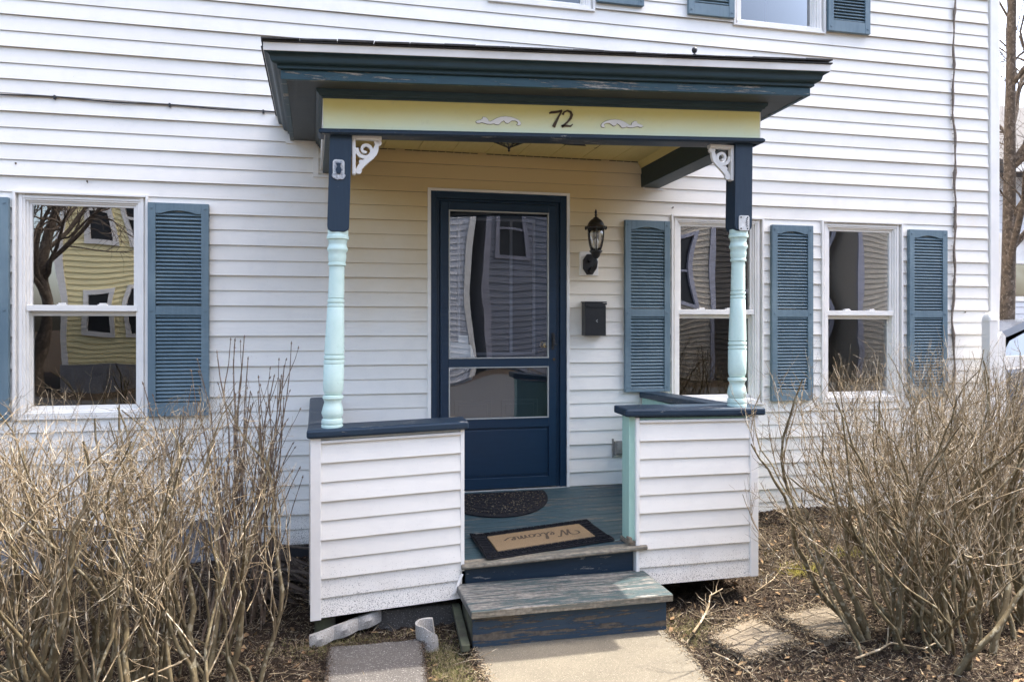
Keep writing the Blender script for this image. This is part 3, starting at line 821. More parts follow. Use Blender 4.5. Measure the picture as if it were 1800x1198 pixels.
while y < -.1:
    for sx, xx in ((-1, xa), (1, xb)):
        MB().prism([(0, 0), (.12, 0), (.12, .15), (0, .15)], 'z', 0, random.uniform(.005, .010)).build('shingle', 'shingle_dark', roof, wp=True, f=lambda p: (xx + sx * (.008 - p[0]), y + p[1], za + .0075 + p[0] * .18 + p[2]))
    y += .155

# ---- number 72 and carved appliques on the frieze
YN = YF - .002
def digit(paths, cx, cz, s):
    mb = MB()
    for pth, w in paths: mb.ribbon([(cx + a * s, cz + b * s) for a, b in pth], [v * s for v in w], YN - .006, YN - .0004)
    return mb
seven = [([(-.42, .80), (-.30, .86), (-.05, .88), (.18, .92), (.42, 1.0)], [.04, .07, .075, .07, .06]),
         ([(.40, .99), (.26, .72), (.10, .42), (-.05, .14), (-.14, -.06)], [.06, .055, .07, .10, .11])]
two = [([(-.30, .74), (-.22, .90), (.0, 1.0), (.22, .93), (.30, .74), (.22, .52), (.02, .28), (-.22, .08), (-.36, -.02)], [.075, .05, .055, .07, .09, .08, .06, .055, .07]),
       ([(-.36, .0), (-.15, .05), (.05, .03), (.22, .02), (.36, .14)], [.09, .065, .05, .05, .03])]
digit(seven, 1.086, 2.589, .082).build('digit', 'bronze', fz, wp=True)
digit(two, 1.149, 2.589, .082).build('digit', 'bronze', fz, wp=True)
AP = [(0, .30), (.03, .18), (.08, .16), (.13, .26), (.18, .20), (.26, .10), (.34, .10), (.40, .18), (.44, .08), (.50, .06), (.53, .18), (.56, .34), (.62, .52), (.66, .28), (.71, .22), (.745, .34), (.80, .52), (.88, .52), (.93, .38), (.93, .22), (.90, .12), (.94, .04), (.99, .10), (1.0, .30), (.96, .56), (.88, .76), (.78, .90), (.66, .96), (.55, .90), (.46, .74), (.38, .52), (.32, .36), (.28, .40), (.27, .62), (.22, .80), (.16, .84), (.15, .66), (.10, .50), (.04, .44)]
def applique(x0, x1, z0, h, flip):
    def P(sc, g): return [((x0 + (x1 - x0) * ((1 - a) if flip else a)), z0 + h * b) for a, b in AP]
    pts = P(1, 0); c = (sum(p[0] for p in pts) / len(pts), sum(p[1] for p in pts) / len(pts))
    n = len(pts); big = []
    for i, p in enumerate(pts):
        d = Vector(pts[(i + 1) % n]) - Vector(pts[i - 1]); nn = Vector((d.y, -d.x)).normalized() * (.0016 if not flip else -.0016)
        big.append((p[0] + nn.x, p[1] + nn.y))
    a = MB().prism(pts, 'y', YN - .006, YN - .0022).build('applique', 'white_trim', fz, wp=True, bev=.0012)
    MB().prism(big, 'y', YN - .0021, YN - .0003).build('applique_backing', 'bronze', a, wp=True)  # dark backing, slightly larger than the applique
applique(.663, .900, 2.586, .048, False)
applique(1.335, 1.573, 2.586, .048, True)

# ---- things fixed to the porch
k = thing('knob', 'small black knob on a short rod standing on the porch roof edge', 'knob', (1.93, -1.3, 2.95))
MB().tube([(1.93, -1.3, 2.93), (1.93, -1.3, 3.05)], .004, 8).build('rod', 'black_metal', k)
MB().lathe([(.003, 3.018), (.012, 3.022), (.010, 3.030), (.004, 3.034), (.011, 3.040), (.016, 3.052), (.013, 3.064), (.003, 3.070)], 1.93, -1.3, 16).build('knob_head', 'black_metal', k, smooth=True)
cl = thing('ceiling_lamp', 'dark faceted glass lamp hanging under the porch ceiling', 'lamp', (1.0, -.69, 2.715))
mb = MB(); n = 8; c = (1.0, -.69)
for i in range(n):
    a0, a1 = 2 * math.pi * (i + .5) / n, 2 * math.pi * (i + 1.5) / n
    p0 = Vector((c[0] + .118 * math.cos(a0), c[1] + .118 * math.sin(a0), 2.648)); tip = Vector((c[0], c[1], 2.597))
    mb.tube([p0, tip], .003, 5).tube([p0, (c[0] + .118 * math.cos(a1), c[1] + .118 * math.sin(a1), 2.648)], .004, 5)
    mb.tube([p0, (c[0] + .06 * math.cos(a0), c[1] + .06 * math.sin(a0), 2.70)], .003, 5)
mb.lathe([(.003, 2.574), (.008, 2.580), (.005, 2.588), (.010, 2.597), (.012, 2.604)], *c, 12).lathe([(.065, 2.698), (.065, 2.712)], *c, 16)
mb.build('lamp_frame', 'black_metal', cl)
MB().lathe([(.006, 2.600), (.114, 2.648), (.060, 2.700)], *c, 8).build('lamp_glass', 'lamp_glass', cl)

# ---- wall lantern
ln = thing('wall_lantern', 'black coach lantern on the wall right of the door', 'lantern', (1.75, -.02, 1.95))
LX, LY = 1.756, -.135
MB().box(1.672, 1.812, -.030, -.002, 1.872, 2.045).build('mount_block', 'white_trim', ln, bev=.003)
oc = [(1.742 + .058 * math.cos(R(22.5 + 45 * i)) * .95, 1.952 + .080 * math.sin(R(22.5 + 45 * i))) for i in range(8)]
MB().prism(oc, 'y', -.050, -.0305).build('back_plate', 'black_metal', ln, bev=.006)
MB().tube([(1.745, -.045, 1.915), (1.748, -.085, 1.905), (1.752, -.125, 1.93), (LX, LY, 1.965), (LX, LY, 2.01)], [.016, .018, .017, .015, .018], 12).tube([(1.735, -.045, 1.975), (1.735, -.075, 1.98)], .014, 10).build('arm', 'black_metal', ln, smooth='auto')
MB().lathe([(.012, 1.985), (.026, 2.000), (.034, 2.022), (.040, 2.030), (.046, 2.034), (.046, 2.042), (.036, 2.044)], LX, LY, 24).build('cup', 'black_metal', ln, smooth='auto')
gp = [(.036, 2.045), (.047, 2.075), (.055, 2.115), (.059, 2.155), (.059, 2.195)]
MB().lathe(gp, LX, LY, 24).build('glass_globe', 'lamp_glass', ln, smooth=True)
mb = MB()
for i in range(6):
    a = R(15 + 60 * i); mb.tube([(LX + (r + .002) * math.cos(a), LY + (r + .002) * math.sin(a), z) for r, z in gp], .0032, 5)
mb.build('rib', 'black_metal', ln)
mb = MB().lathe([(.058, 2.193), (.074, 2.198), (.078, 2.206), (.070, 2.214), (.060, 2.220), (.055, 2.236), (.044, 2.252), (.030, 2.264), (.022, 2.268), (.018, 2.276), (.008, 2.280), (.006, 2.288), (.012, 2.294), (.006, 2.300), (.010, 2.312), (.006, 2.326), (.002, 2.336)], LX, LY, 24)
for i in range(10):
    a = 2 * math.pi * i / 10; mb.lathe([(.002, 2.191), (.008, 2.197), (.009, 2.206), (.002, 2.214)], LX + .074 * math.cos(a), LY + .074 * math.sin(a), 8)
mb.build('cap', 'black_metal', ln, smooth='auto')
MB().lathe([(.008, 2.044), (.010, 2.085), (.012, 2.09), (.016, 2.105), (.012, 2.122), (.004, 2.13)], LX + .004, LY, 12).build('bulb', 'paper', ln, smooth=True)
mb = MB()
for i in range(9):
    z = 2.12 + i * .009; mb.lathe([(.004, z), (.013, z + .003), (.004, z + .006)], LX - .012, LY + .01, 8).lathe([(.004, z), (.010, z + .003), (.004, z + .006)], LX + .016, LY + .006, 8)
mb.build('socket', 'black_metal', ln)

# ---- mailbox
mx = thing('mailbox', 'black metal mailbox on the wall below the lantern', 'mailbox', (1.77, -.02, 1.44))
MB().prism([(-.018, 1.440), (-.100, 1.440), (-.100, 1.650), (-.090, 1.668), (-.018, 1.680)], 'x', 1.688, 1.845).build('box', 'mailbox_black', mx, bev=.003)
lid = [(1.683, 1.673)] + [(1.683 + .167 * t, 1.652 - .012 * math.sin(math.pi * t) if 0.12 < t < .88 else 1.660) for t in [i / 16 for i in range(17)]] + [(1.850, 1.673)]
MB().prism(lid, 'y', -.1065, -.1015).box(1.683, 1.850, -.1015, -.016, 1.676, 1.684).build('lid', 'mailbox_black', mx, f=lambda p: (p[0], p[1], p[2] + (.0 if p[1] < -.09 else .002)), bev=.001)
for zz in (1.553, 1.539, 1.546):
    MB().tube([(1.778 if zz != 1.546 else 1.772, -.100, zz), (1.778 if zz != 1.546 else 1.772, -.1025, zz)], .0028, 8).build('rivet', 'plate_white', mx)
ob = MB().box(1.935, 2.02, -.05, -.010, .572, .672).box(1.945, 2.01, -.062, -.050, .585, .660).box(1.92, 1.9345, -.022, -.010, .55, .69)
tag(ob.build('outlet_box', 'plastic_gray', bev=.004), 'weathered grey outlet box low on the wall inside the porch', 'outlet box')

# ---- cable along the wall and dead vine
cb = thing('cable', 'thin black cable clipped along the siding left of the porch roof', 'cable', (-1.2, -.02, 2.92))
def cz(x): return 2.928 - .012 * (x + 2.0) / 1.6
pts = []
for i in range(90):
    x = -6 + i * (5.60 / 89)
    d = min(abs(x - c) for c in (-1.73, -1.07, -.50, -2.4, -3.1, -3.8)); pts.append((x, -.020, cz(x) - .011 * min(1, d / .32) ** 1.5))
MB().tube(pts, .0042, 6).build('wire', 'cable_black', cb, smooth=True)
MB().tube([(p[0], -.018, cz(p[0]) + .003) for p in pts], .0024, 5).build('wire', 'plastic_gray', cb, smooth=True)
for c in (-1.73, -1.07, -.50): MB().box(c - .006, c + .006, -.028, -.012, cz(c) - .018, cz(c) + .008).build('clip', 'black_metal', cb, bev=.002)
pts = []; rad = []
for i in range(150):
    z = .12 + i * .04; pts.append((4.875 + .010 * math.sin(z * 3.1) + .006 * math.sin(z * 11) + .004 * math.sin(z * 23), -.026 - .004 * math.sin(z * 7), z)); rad.append(.009 + .0022 * math.sin(z * 19) + (.005 if i % 11 == 0 else 0) - max(0, z - 2) * .0008)
mb = MB().tube(pts, rad, 8)
v = thing('vine', 'dead woody vine climbing the siding beside the right corner board', 'vine', (4.875, -.03, .1))
mb.build('stem', 'vine_bark', v, smooth=True)
mb = MB()
for i in range(260):
    j = random.randrange(0, 90); p = pts[j]; s = random.choice((-1, 1))
    mb.tube([(p[0], -.022, p[2]), (p[0] + s * random.uniform(.012, .022), -.016, p[2] + random.uniform(-.012, .006))], .0012, 3)
mb.build('rootlets', 'vine_bark', v)['kind'] = 'stuff'

# ------------------------------------------------------------ wooden step in front of the porch
stp = thing('wooden_step', 'weathered blue wooden box step in front of the porch deck', 'step', (1.08, -1.55, 0))
MB().box(.568, 1.588, -1.752, -1.372, .155, .192).build('tread', 'tread_paint', stp, bev=.006, f=lambda p: (p[0] + (.014 if p[1] < -1.6 and p[0] < 1 else 0), p[1], p[2]))
MB().box(.583, 1.586, -1.7575, -1.7525, .157, .189).build('tread_edge', 'tread_edge', stp, bev=.003)
MB().box(.598, 1.570, -1.712, -1.688, .0, .1545).build('riser', 'riser_paint', stp)
for q_ in ((.598, .622), (1.546, 1.570)): MB().box(*q_, -1.6875, -1.40, .0, .1545).build('side_board', 'mossy_wood', stp)
tag(MB().box(-.02, .02, -.19, .19, -.016, .016).build('plank', 'mossy_wood', bev=.003, f=lambda p: (.565 + p[0] + .03 * p[1], -1.55 + p[1], .045 + .15 * p[1] + p[2])), 'mossy offcut of board leaning beside the left side of the step', 'board')

# ------------------------------------------------------------ door mats
dm = thing('doormat', 'coir doormat with a black rubber border on the porch deck', 'doormat', (1.07, -1.12, .34))
mc = [Vector(p) for p in ((.705, -.985), (1.437, -.875), (1.462, -1.285), (.722, -1.392))]
def mp(u, v, h=0):
    p = (mc[0] * (1 - u) + mc[1] * u) * (1 - v) + (mc[3] * (1 - u) + mc[2] * u) * v
    q = warp((p.x, p.y, .3572)); cur = .012 * max(0, .06 - u) / .06
    return (p.x, p.y, q[2] + h + cur)
def mquad(mb, u0, u1, v0, v1, h0, h1):
    vs = [mp(u, v, h) for u in (u0, u1) for v in (v0, v1) for h in (h0, h1)]
    mb.add(vs, [(0, 1, 3, 2), (4, 6, 7, 5), (0, 4, 5, 1), (2, 3, 7, 6), (0, 2, 6, 4), (1, 5, 7, 3)])
mb = MB()
for i in range(24): mquad(mb, i / 24, (i + 1) / 24, 0, 1, .001, .006)
mb.build('rubber_base', 'rubber', dm)
mb = MB(); U = 19; Vn = 10; wu, wv = .105, .185
for i in range(U):
    for (a, b) in ((0.02, wv), (1 - wv, .98)):
        u0, u1 = i / U + .004, (i + 1) / U - .004
        for (p, q, r_, s_) in ((u0, u1, a, a + .02), (u0, u1, b - .02, b), (u0, u0 + .006, a, b), (u1 - .006, u1, a, b)): mquad(mb, p, q, r_, s_, .006, .0125)
        m = (u0 + u1) / 2; mquad(mb, m - .003, m + .003, a, (a + b) / 2, .006, .012)
for j in range(6):
    for (a, b) in ((.012, wu), (1 - wu, .988)):
        v0 = wv + (1 - 2 * wv) * j / 6 + .008; v1 = wv + (1 - 2 * wv) * (j + 1) / 6 - .008
        for (p, q, r_, s_) in ((a, b, v0, v0 + .018), (a, b, v1 - .018, v1), (a, a + .008, v0, v1), (b - .008, b, v0, v1)): mquad(mb, p, q, r_, s_, .006, .0125)
mb.build('rubber_tread', 'rubber', dm)
mb = MB()
for i in range(20): mquad(mb, .115 + .77 * i / 20, .115 + .77 * (i + 1) / 20, .20, .80, .006, .0145)
mb.build('coir_panel', 'coir', dm)
# "Welcome" in script, read from the door (upside down in the photograph)
def script(path, w=.0021):
    pts = [Vector((a, b)) for a, b in path]; out = []
    for i in range(len(pts) - 1):
        p0 = pts[max(i - 1, 0)]; p1 = pts[i]; p2 = pts[i + 1]; p3 = pts[min(i + 2, len(pts) - 1)]
        for k in range(6):
            t = k / 6; out.append(.5 * ((2 * p1) + (p2 - p0) * t + (2 * p0 - 5 * p1 + 4 * p2 - p3) * t * t + (3 * p1 - p0 - 3 * p2 + p3) * t ** 3))
    out.append(pts[-1]); return out
WORD = [[(-.25, .42), (-.42, .55), (-.38, .85), (-.05, .98), (.2, .8), (.18, .4), (.1, .05), (.3, .5), (.52, .95), (.5, .5), (.5, .05), (.75, .55), (1.0, 1.0), (1.15, .9)],
        [(1.15, .25), (1.35, .3), (1.45, .48), (1.3, .52), (1.2, .3), (1.3, .05), (1.55, .15), (1.8, .55), (1.95, 1.0), (1.85, 1.0), (1.75, .5), (1.8, .05), (2.0, .15)],
        [(2.4, .42), (2.25, .5), (2.1, .28), (2.2, .03), (2.45, .15), (2.62, .45), (2.5, .25), (2.6, .02), (2.82, .1), (2.85, .4), (2.65, .48), (2.8, .42), (3.05, .42)],
        [(3.05, .42), (3.1, .2), (3.08, .0), (3.2, .4), (3.35, .45), (3.35, .0), (3.48, .4), (3.62, .45), (3.62, .1), (3.75, .05), (3.95, .25), (4.1, .42), (3.98, .5), (3.85, .3), (3.95, .02), (4.25, .1), (4.6, .4)]]
mb = MB()
for pth in WORD:
    pts = script(pth)
    L = []; Q = []
    for i, p in enumerate(pts):
        d = (pts[min(i + 1, len(pts) - 1)] - pts[max(i - 1, 0)]); d = d.normalized() if d.length > 0 else Vector((1, 0)); nn = Vector((-d.y, d.x)) * (.035 if abs(d.y) < .5 else .06)
        L.append(p + nn); Q.append(p - nn)
    def T(p, h): return mp(.80 - (p.x + .35) * .118, .36 + p.y * .26, h)
    for i in range(len(pts) - 1):
        vs = [T(q, .0150) for q in (L[i], L[i + 1], Q[i + 1], Q[i])]
        mb.add(vs, [(0, 1, 2, 3)])
mb.build('lettering', 'mat_ink', dm)['kind'] = 'stuff'
hm = thing('doormat', 'half-round black rubber mat against the blue front door', 'doormat', (1.0, -.3, .35))
out = [(.60, -.035), (1.33, -.035)]
for i in range(25):
    a = -math.pi * i / 24 * 1.0; out.append((.995 + .385 * math.cos(a) * 1.0, -.10 + .585 * math.sin(a)))
def dz_(p): return (p[0], p[1], warp((p[0], p[1], p[2]))[2])
MB().prism(out[2:] , 'z', .3575, .364).build('rubber_base', 'rubber', hm, f=dz_, bev=.002)
mb = MB()
for ring in range(1, 8):
    s = 1 - ring * .12
    mb_pts = [(.995 + .375 * s * math.cos(-math.pi * i / 30), -.115 + .56 * s * math.sin(-math.pi * i / 30), .366) for i in range(31)]
    mb.tube(mb_pts, .0035, 4)
for i in range(1, 16):
    a = -math.pi * i / 16; mb.tube([(.995 + .05 * math.cos(a), -.12 + .07 * math.sin(a), .365), (.995 + .37 * math.cos(a), -.115 + .55 * math.sin(a), .365)], .003, 4)
mb.build('rubber_tread', 'rubber', hm, f=dz_)
mb = MB()
for i in range(420):
    a = -math.pi * random.random(); r = math.sqrt(random.random()); x = .995 + .36 * r * math.cos(a); y = -.12 + .54 * r * math.sin(a)
    d = random.uniform(0, 6.28); l = random.uniform(.003, .013); z = .368
    mb.tube([(x, y, z), (x + l * math.cos(d), y + l * math.sin(d), z + random.uniform(0, .003))], .0009, 3)
o = mb.build('straw_bits', 'straw', f=dz_); tag(o, 'bits of dry straw lying on the half-round mat', 'straw', kind='stuff')

# ------------------------------------------------------------ twigs, shrubs, litter
def nrm(v): return v / np.maximum(1e-9, np.linalg.norm(v, axis=-1, keepdims=True))
def grow(base, d, L, r0, K=6, wander=.18, up=.0, taper=.55, curve=None):
    N = len(base); P = np.zeros((N, K, 3)); P[:, 0] = base; d = nrm(d); cur = d.copy()
    for k in range(1, K):
        cur = cur + rng.normal(0, wander, (N, 3)); cur[:, 2] += up
        if curve is not None: cur += curve
        cur = nrm(cur); P[:, k] = P[:, k - 1] + cur * (L / (K - 1))[:, None]
    t = np.linspace(0, 1, K)[None]; Rr = r0[:, None] * (1 - (1 - taper) * t)
    return P, Rr
def tubes(P, Rr, n=3):
    N, K, _ = P.shape
    T = np.zeros_like(P); T[:, 1:-1] = P[:, 2:] - P[:, :-2]; T[:, 0] = P[:, 1] - P[:, 0]; T[:, -1] = P[:, -1] - P[:, -2]; T = nrm(T)
    ref = np.where(np.abs(T[:, :1, 2:3]) > .9, np.array([[[1., 0, 0]]]), np.array([[[0, 0, 1.]]])) * np.ones((N, K, 1))
    A = nrm(np.cross(T, ref)); B = np.cross(T, A)
    a = np.arange(n) * 2 * math.pi / n
    V = P[:, :, None] + (A[:, :, None] * np.cos(a)[None, None, :, None] + B[:, :, None] * np.sin(a)[None, None, :, None]) * Rr[:, :, None, None]
    idx = np.arange(N * K * n).reshape(N, K, n); nx = np.roll(idx, -1, axis=2)
    F = np.stack([idx[:, :-1], nx[:, :-1], nx[:, 1:], idx[:, 1:]], -1).reshape(-1, 4)
    return V.reshape(-1, 3), F
def join(parts):
    Vs = []; Fs = []; o = 0
    for V, F in parts: Vs.append(V); Fs.append(F + o); o += len(V)
    return np.concatenate(Vs), np.concatenate(Fs)
def branch(P, Rr, M_, ang, L, rr, tmin=.25, tmax=1., K=5, wander=.15, up=.0, Lend=.5, taper=.5, bias=None):
    N, Kp, _ = P.shape; i = rng.integers(0, N, M_); t = tmin + (tmax - tmin) * rng.random(M_)
    f = t * (Kp - 1); k = np.minimum(f.astype(int), Kp - 2); w = (f - k)[:, None]
    base = P[i, k] * (1 - w) + P[i, k + 1] * w; d = nrm(P[i, k + 1] - P[i, k])
    side = nrm(np.cross(d, rng.normal(0, 1, (M_, 3)))); a = ang[0] + (ang[1] - ang[0]) * rng.random(M_)
    dd = d * np.cos(a)[:, None] + side * np.sin(a)[:, None]
    if bias is not None: dd = dd + np.array(bias)
    Ls = L[0] + (L[1] - L[0]) * rng.random(M_); Ls *= 1 - (1 - Lend) * t
    r = np.minimum(Rr[i, k] * .8, rr[0] + (rr[1] - rr[0]) * rng.random(M_))
    return grow(base, dd, Ls, r, K, wander, up, taper)
def clampz(P, zmax, soft=.1, x0=None, y1=None):
    """twigs stop where the hedge was clipped"""
    return P[:, :, :]
def keep(P, Rr, f):
    m = f(P); return P[m], Rr[m]

def shrub(name, label, base, n_stems, spread, H, seeds, mats, mult=1., lean=(0, 0), r=(.008, .018), cut=1.25, group=None, basew=.12, xlim=None, twk=1.):
    root = thing(name, label, 'shrub', base, group)
    bx, by, bz = base
    b = np.stack([bx + rng.normal(0, basew, n_stems), by + rng.normal(0, basew, n_stems), np.full(n_stems, bz - .03)], -1)
    a = rng.random(n_stems) * 2 * math.pi; s = spread * np.sqrt(rng.random(n_stems))
    d = np.stack([np.cos(a) * s + lean[0], np.sin(a) * s * .8 + lean[1], np.ones(n_stems)], -1)
    L = H * (.65 + .40 * rng.random(n_stems))
    P0, R0 = grow(b, d, L, r[0] + (r[1] - r[0]) * rng.random(n_stems) ** 2, 15, .17, .05, .13)
    P1, R1 = branch(P0, R0, int(n_stems * 5 * mult), (R(12), R(45)), (H * .28, H * .62), (.0028, .0055), .15, 1, 10, .15, .12, .6)
    P2, R2 = branch(P1, R1, int(n_stems * 24 * mult * twk), (R(15), R(55)), (.12, .36), (.0012, .0022), .15, 1, 6, .17, .14, .7)
    P3, R3 = branch(P2, R2, int(n_stems * 55 * mult * twk), (R(20), R(65)), (.04, .13), (.0008, .0014), .2, 1, 4, .18, .07, .8, .6)
    def ok(P):
        e = P[:, -1]; m = (e[:, 2] < cut + .07 * np.sin(e[:, 0] * 9) + .05 * np.sin(e[:, 0] * 23 + e[:, 1] * 9) + rng.normal(0, .02, len(e))) & (P[:, :, 2].min(1) > -.04)
        m &= (P[:, :, 1].max(1) < -.05)
        inside = (P[:, :, 0] > -.22) & (P[:, :, 0] < 2.30) & (P[:, :, 1] > -1.48)
        m &= ~inside.any(1)
        if xlim is not None: m &= (P[:, :, 0].max(1) < xlim[1]) & (P[:, :, 0].min(1) > xlim[0])
        return m
    P0, R0 = keep(P0, R0, ok)
    P1, R1 = keep(P1, R1, ok); P2, R2 = keep(P2, R2, ok); P3, R3 = keep(P3, R3, ok)
    V, F = tubes(P0, R0 + .0014, 6); raw_mesh('stems', V, F, mats[0], root, True)
    V, F = join([tubes(P1, R1, 4)]); raw_mesh('branches', V, F, mats[1], root, True)['kind'] = 'stuff'
    V, F = join([tubes(P2, R2, 3), tubes(P3, R3, 3)]); raw_mesh('twigs', V, F, mats[2], root)['kind'] = 'stuff'
    return root
LM = ('stem_olive', 'twig_brown', 'twig_tan'); G1 = 'bare clipped shrubs left of the porch'
shrub('shrub', 'bare clipped shrub at the left edge under the left shutter', (-1.45, -1.75, 0), 28, .42, 1.38, 1, LM, 1.0, r=(.005, .021), cut=1.23, group=G1, basew=.20, xlim=(-2.6, -.2))
shrub('shrub', 'bare clipped shrub with thick old trunks below the left window', (-1.0, -1.95, 0), 30, .42, 1.38, 2, LM, 1.0, r=(.005, .023), cut=1.19, group=G1, basew=.17, xlim=(-2.3, -.2))
shrub('shrub', 'bare clipped tan shrub right of the left window, nearest the stone slab', (-.60, -1.80, 0), 26, .32, 1.38, 3, LM, 1.0, r=(.005, .017), cut=1.20, group=G1, basew=.14, xlim=(-1.8, -.20))
RM = ('stem_olive', 'twig_grey', 'twig_grey'); G2 = 'bare spreading shrubs right of the porch'
shrub('shrub', 'bare spreading shrub behind the brick pavers, its twigs reaching the porch wall', (2.74, -2.10, 0), 42, .68, 1.35, 4, RM, .95, lean=(-.30, .05), r=(.006, .017), cut=1.36, group=G2, basew=.13, xlim=(1.76, 4.2), twk=.75)
shrub('shrub', 'bare dense shrub at the right edge in front of the fence post', (3.25, -1.95, 0), 32, .45, 1.5, 5, RM, 1.1, r=(.006, .019), cut=1.46, group=G2, basew=.18, xlim=(2.2, 4.6))
shrub('shrub', 'bare shrub against the wall under the rightmost window', (3.75, -1.10, .04), 28, .36, 1.35, 6, RM, .8, r=(.005, .014), cut=1.36, group=G2, basew=.18, xlim=(2.5, 5.2))
shrub('shrub', 'bare shrub below the rightmost shutter beside the vine', (4.55, -.85, .05), 28, .36, 1.4, 7, RM, .6, r=(.005, .014), cut=1.33, group=G2, basew=.2, xlim=(3.0, 6.4))

# tall lilac-like shoots beside the porch
def shoots():
    root = thing('shrub', 'tall upright brown shoots with buds, beside the left porch wall', 'shrub', (-.55, -1.15, 0))
    n = 46
    b = np.stack([-.56 + rng.normal(0, .12, n), -1.05 + rng.normal(0, .13, n), np.full(n, -.03)], -1)
    tx = rng.uniform(-.30, .52, n)
    d = np.stack([tx * .55, rng.uniform(-.16, .10, n), np.ones(n)], -1)
    L = rng.uniform(.75, 1.50, n)
    P0, R0 = grow(b, d, L, rng.uniform(.0045, .009, n), 12, .05, .03, .33)
    def okk(P):
        inside = (P[:, :, 0] > -.19) & (P[:, :, 1] > -1.46)
        return ~(inside & (P[:, :, 2] < 1.05)).any(1) & ~(P[:, :, 1] > -.06).any(1)
    P0, R0 = keep(P0, R0, okk)
    P1, R1 = branch(P0, R0, 120, (R(12), R(32)), (.18, .5), (.002, .0035), .3, .95, 6, .08, .06, .6, .6)
    P2, R2 = branch(P0, R0, 520, (R(40), R(75)), (.006, .012), (.0022, .003), .35, 1, 3, .05, .1, 1, .4)
    P1, R1 = keep(P1, R1, okk); P2, R2 = keep(P2, R2, okk)
    tips = np.concatenate([P0[:, -1], P1[:, -1]]); td = np.concatenate([P0[:, -1] - P0[:, -2], P1[:, -1] - P1[:, -2]])
    PB, RB = grow(tips, td, np.full(len(tips), .016), np.full(len(tips), .0036), 4, .1, 0, .3); RB[:, 1] *= 1.5
    V, F = join([tubes(P0, R0, 5), tubes(P1, R1, 4)]); raw_mesh('stems', V, F, 'lilac_bark', root, True)
    V, F = join([tubes(P2, R2, 3), tubes(PB, RB, 5)]); raw_mesh('buds', V, F, 'lilac_bark', root)['kind'] = 'stuff'
shoots()

def scatter_sticks(name, N, region, Lr, rr, mat, label, cat='dead twigs', zoff=.004, flat=.12, wander=.25, K=4, dens=None, n=3):
    x = rng.uniform(region[0], region[1], N * 3); y = rng.uniform(region[2], region[3], N * 3)
    m = np.ones(len(x), bool)
    m &= ~((x > .58) & (x < 1.60) & (y < -1.38)); m &= ~((x > -.08) & (x < .38) & (y > -2.03) & (y < -1.58))
    m &= ~((x > -.1) & (x < 2.2) & (y > -1.35))
    if dens: m &= rng.random(len(x)) < dens(x, y)
    x, y = x[m][:N], y[m][:N]; k = len(x)
    base = np.stack([x, y, gh(x, y) + zoff], -1); a = rng.random(k) * 2 * math.pi
    d = np.stack([np.cos(a), np.sin(a), rng.uniform(-.02, flat * 2, k)], -1)
    P, Rr = grow(base, d, rng.uniform(*Lr, k), rng.uniform(*rr, k), K, wander, -.03, .5)
    V, F = tubes(P, Rr, n); o = raw_mesh(name, V, F, mat); tag(o, label, cat, kind='stuff'); return o
scatter_sticks('dead_twigs', 1500, (-1.7, 5.2, -3.2, -.1), (.05, .22), (.0012, .003), 'twig_tan', 'dry broken twigs lying on the garden soil')
def d1(x, y): return np.clip(.35 + .3 * (y < -1.45) + .9 * np.exp(-((x - 1.75) / .3) ** 2) * (y < -1.55) + .5 * (x < .6) + .25 * (x > 2.6), 0, 1)
scatter_sticks('straw_litter', 36000, (-1.7, 5.2, -3.2, -.1), (.010, .045), (.0007, .0016), 'straw', 'dry straw and grass litter on the garden soil', 'litter', .003, .3, .35, 3, d1)
def chips(name, N, region, size, mat, label, cat, dens=None, zoff=.003):
    x = rng.uniform(region[0], region[1], N * 2); y = rng.uniform(region[2], region[3], N * 2)
    m = ~((x > .59) & (x < 1.58) & (y < -1.38)) & ~((x > -.075) & (x < .37) & (y > -2.03) & (y < -1.585))
    m &= ~((x > .62) & (x < 2.1) & (y > -1.35))
    if dens: m &= rng.random(len(x)) < dens(x, y)
    x, y = x[m][:N], y[m][:N]; k = len(x)
    c = np.stack([x, y, gh(x, y) + zoff + rng.random(k) * .006], -1)
    A = nrm(rng.normal(0, 1, (k, 3)) * np.array([1, 1, .45])); B = nrm(np.cross(A, rng.normal(0, 1, (k, 3)) * np.array([.5, .5, 1])))
    s = rng.uniform(*size, k)[:, None]; q = rng.uniform(.25, .6, k)[:, None]
    V = np.stack([c - A * s, c - B * s * q + rng.normal(0, .001, (k, 3)), c + A * s, c + B * s * q], 1).reshape(-1, 3)
    F = np.arange(k * 4).reshape(-1, 4); o = raw_mesh(name, V, F, mat); tag(o, label, cat, kind='stuff')
chips('mulch_chips', 60000, (-1.7, 5.2, -3.2, -.05), (.004, .014), 'mulch', 'dark bark mulch covering the garden bed', 'mulch')
chips('fallen_leaves', 2600, (-1.7, 5.2, -3.2, -.05), (.010, .026), 'leaf_litter', 'brown dead leaf scraps on the garden bed', 'leaves', zoff=.008)
def blades(name, N, cx, cy, sx, sy, Lr, mat, label, cat, up=1.):
    x = rng.normal(cx, sx, N); y = rng.normal(cy, sy, N)
    m = ~((x > .60) & (x < 1.58) & (y < -1.38)) & ~((x > -.075) & (x < .36) & (y > -2.03) & (y < -1.585)); x, y = x[m], y[m]; k = len(x)
    base = np.stack([x, y, gh(x, y)], -1); d = np.stack([rng.normal(0, .6, k), rng.normal(0, .6, k), np.full(k, up)], -1)
    P, Rr = grow(base, d, rng.uniform(*Lr, k), rng.uniform(.0009, .0018, k), 4, .2, -.1, .3)
    V, F = tubes(P, Rr, 3); o = raw_mesh(name, V, F, mat); tag(o, label, cat, kind='stuff')
blades('grass', 1500, .47, -1.86, .055, .16, (.015, .05), 'grass', 'short green and dry grass between the slab and the path', 'grass')
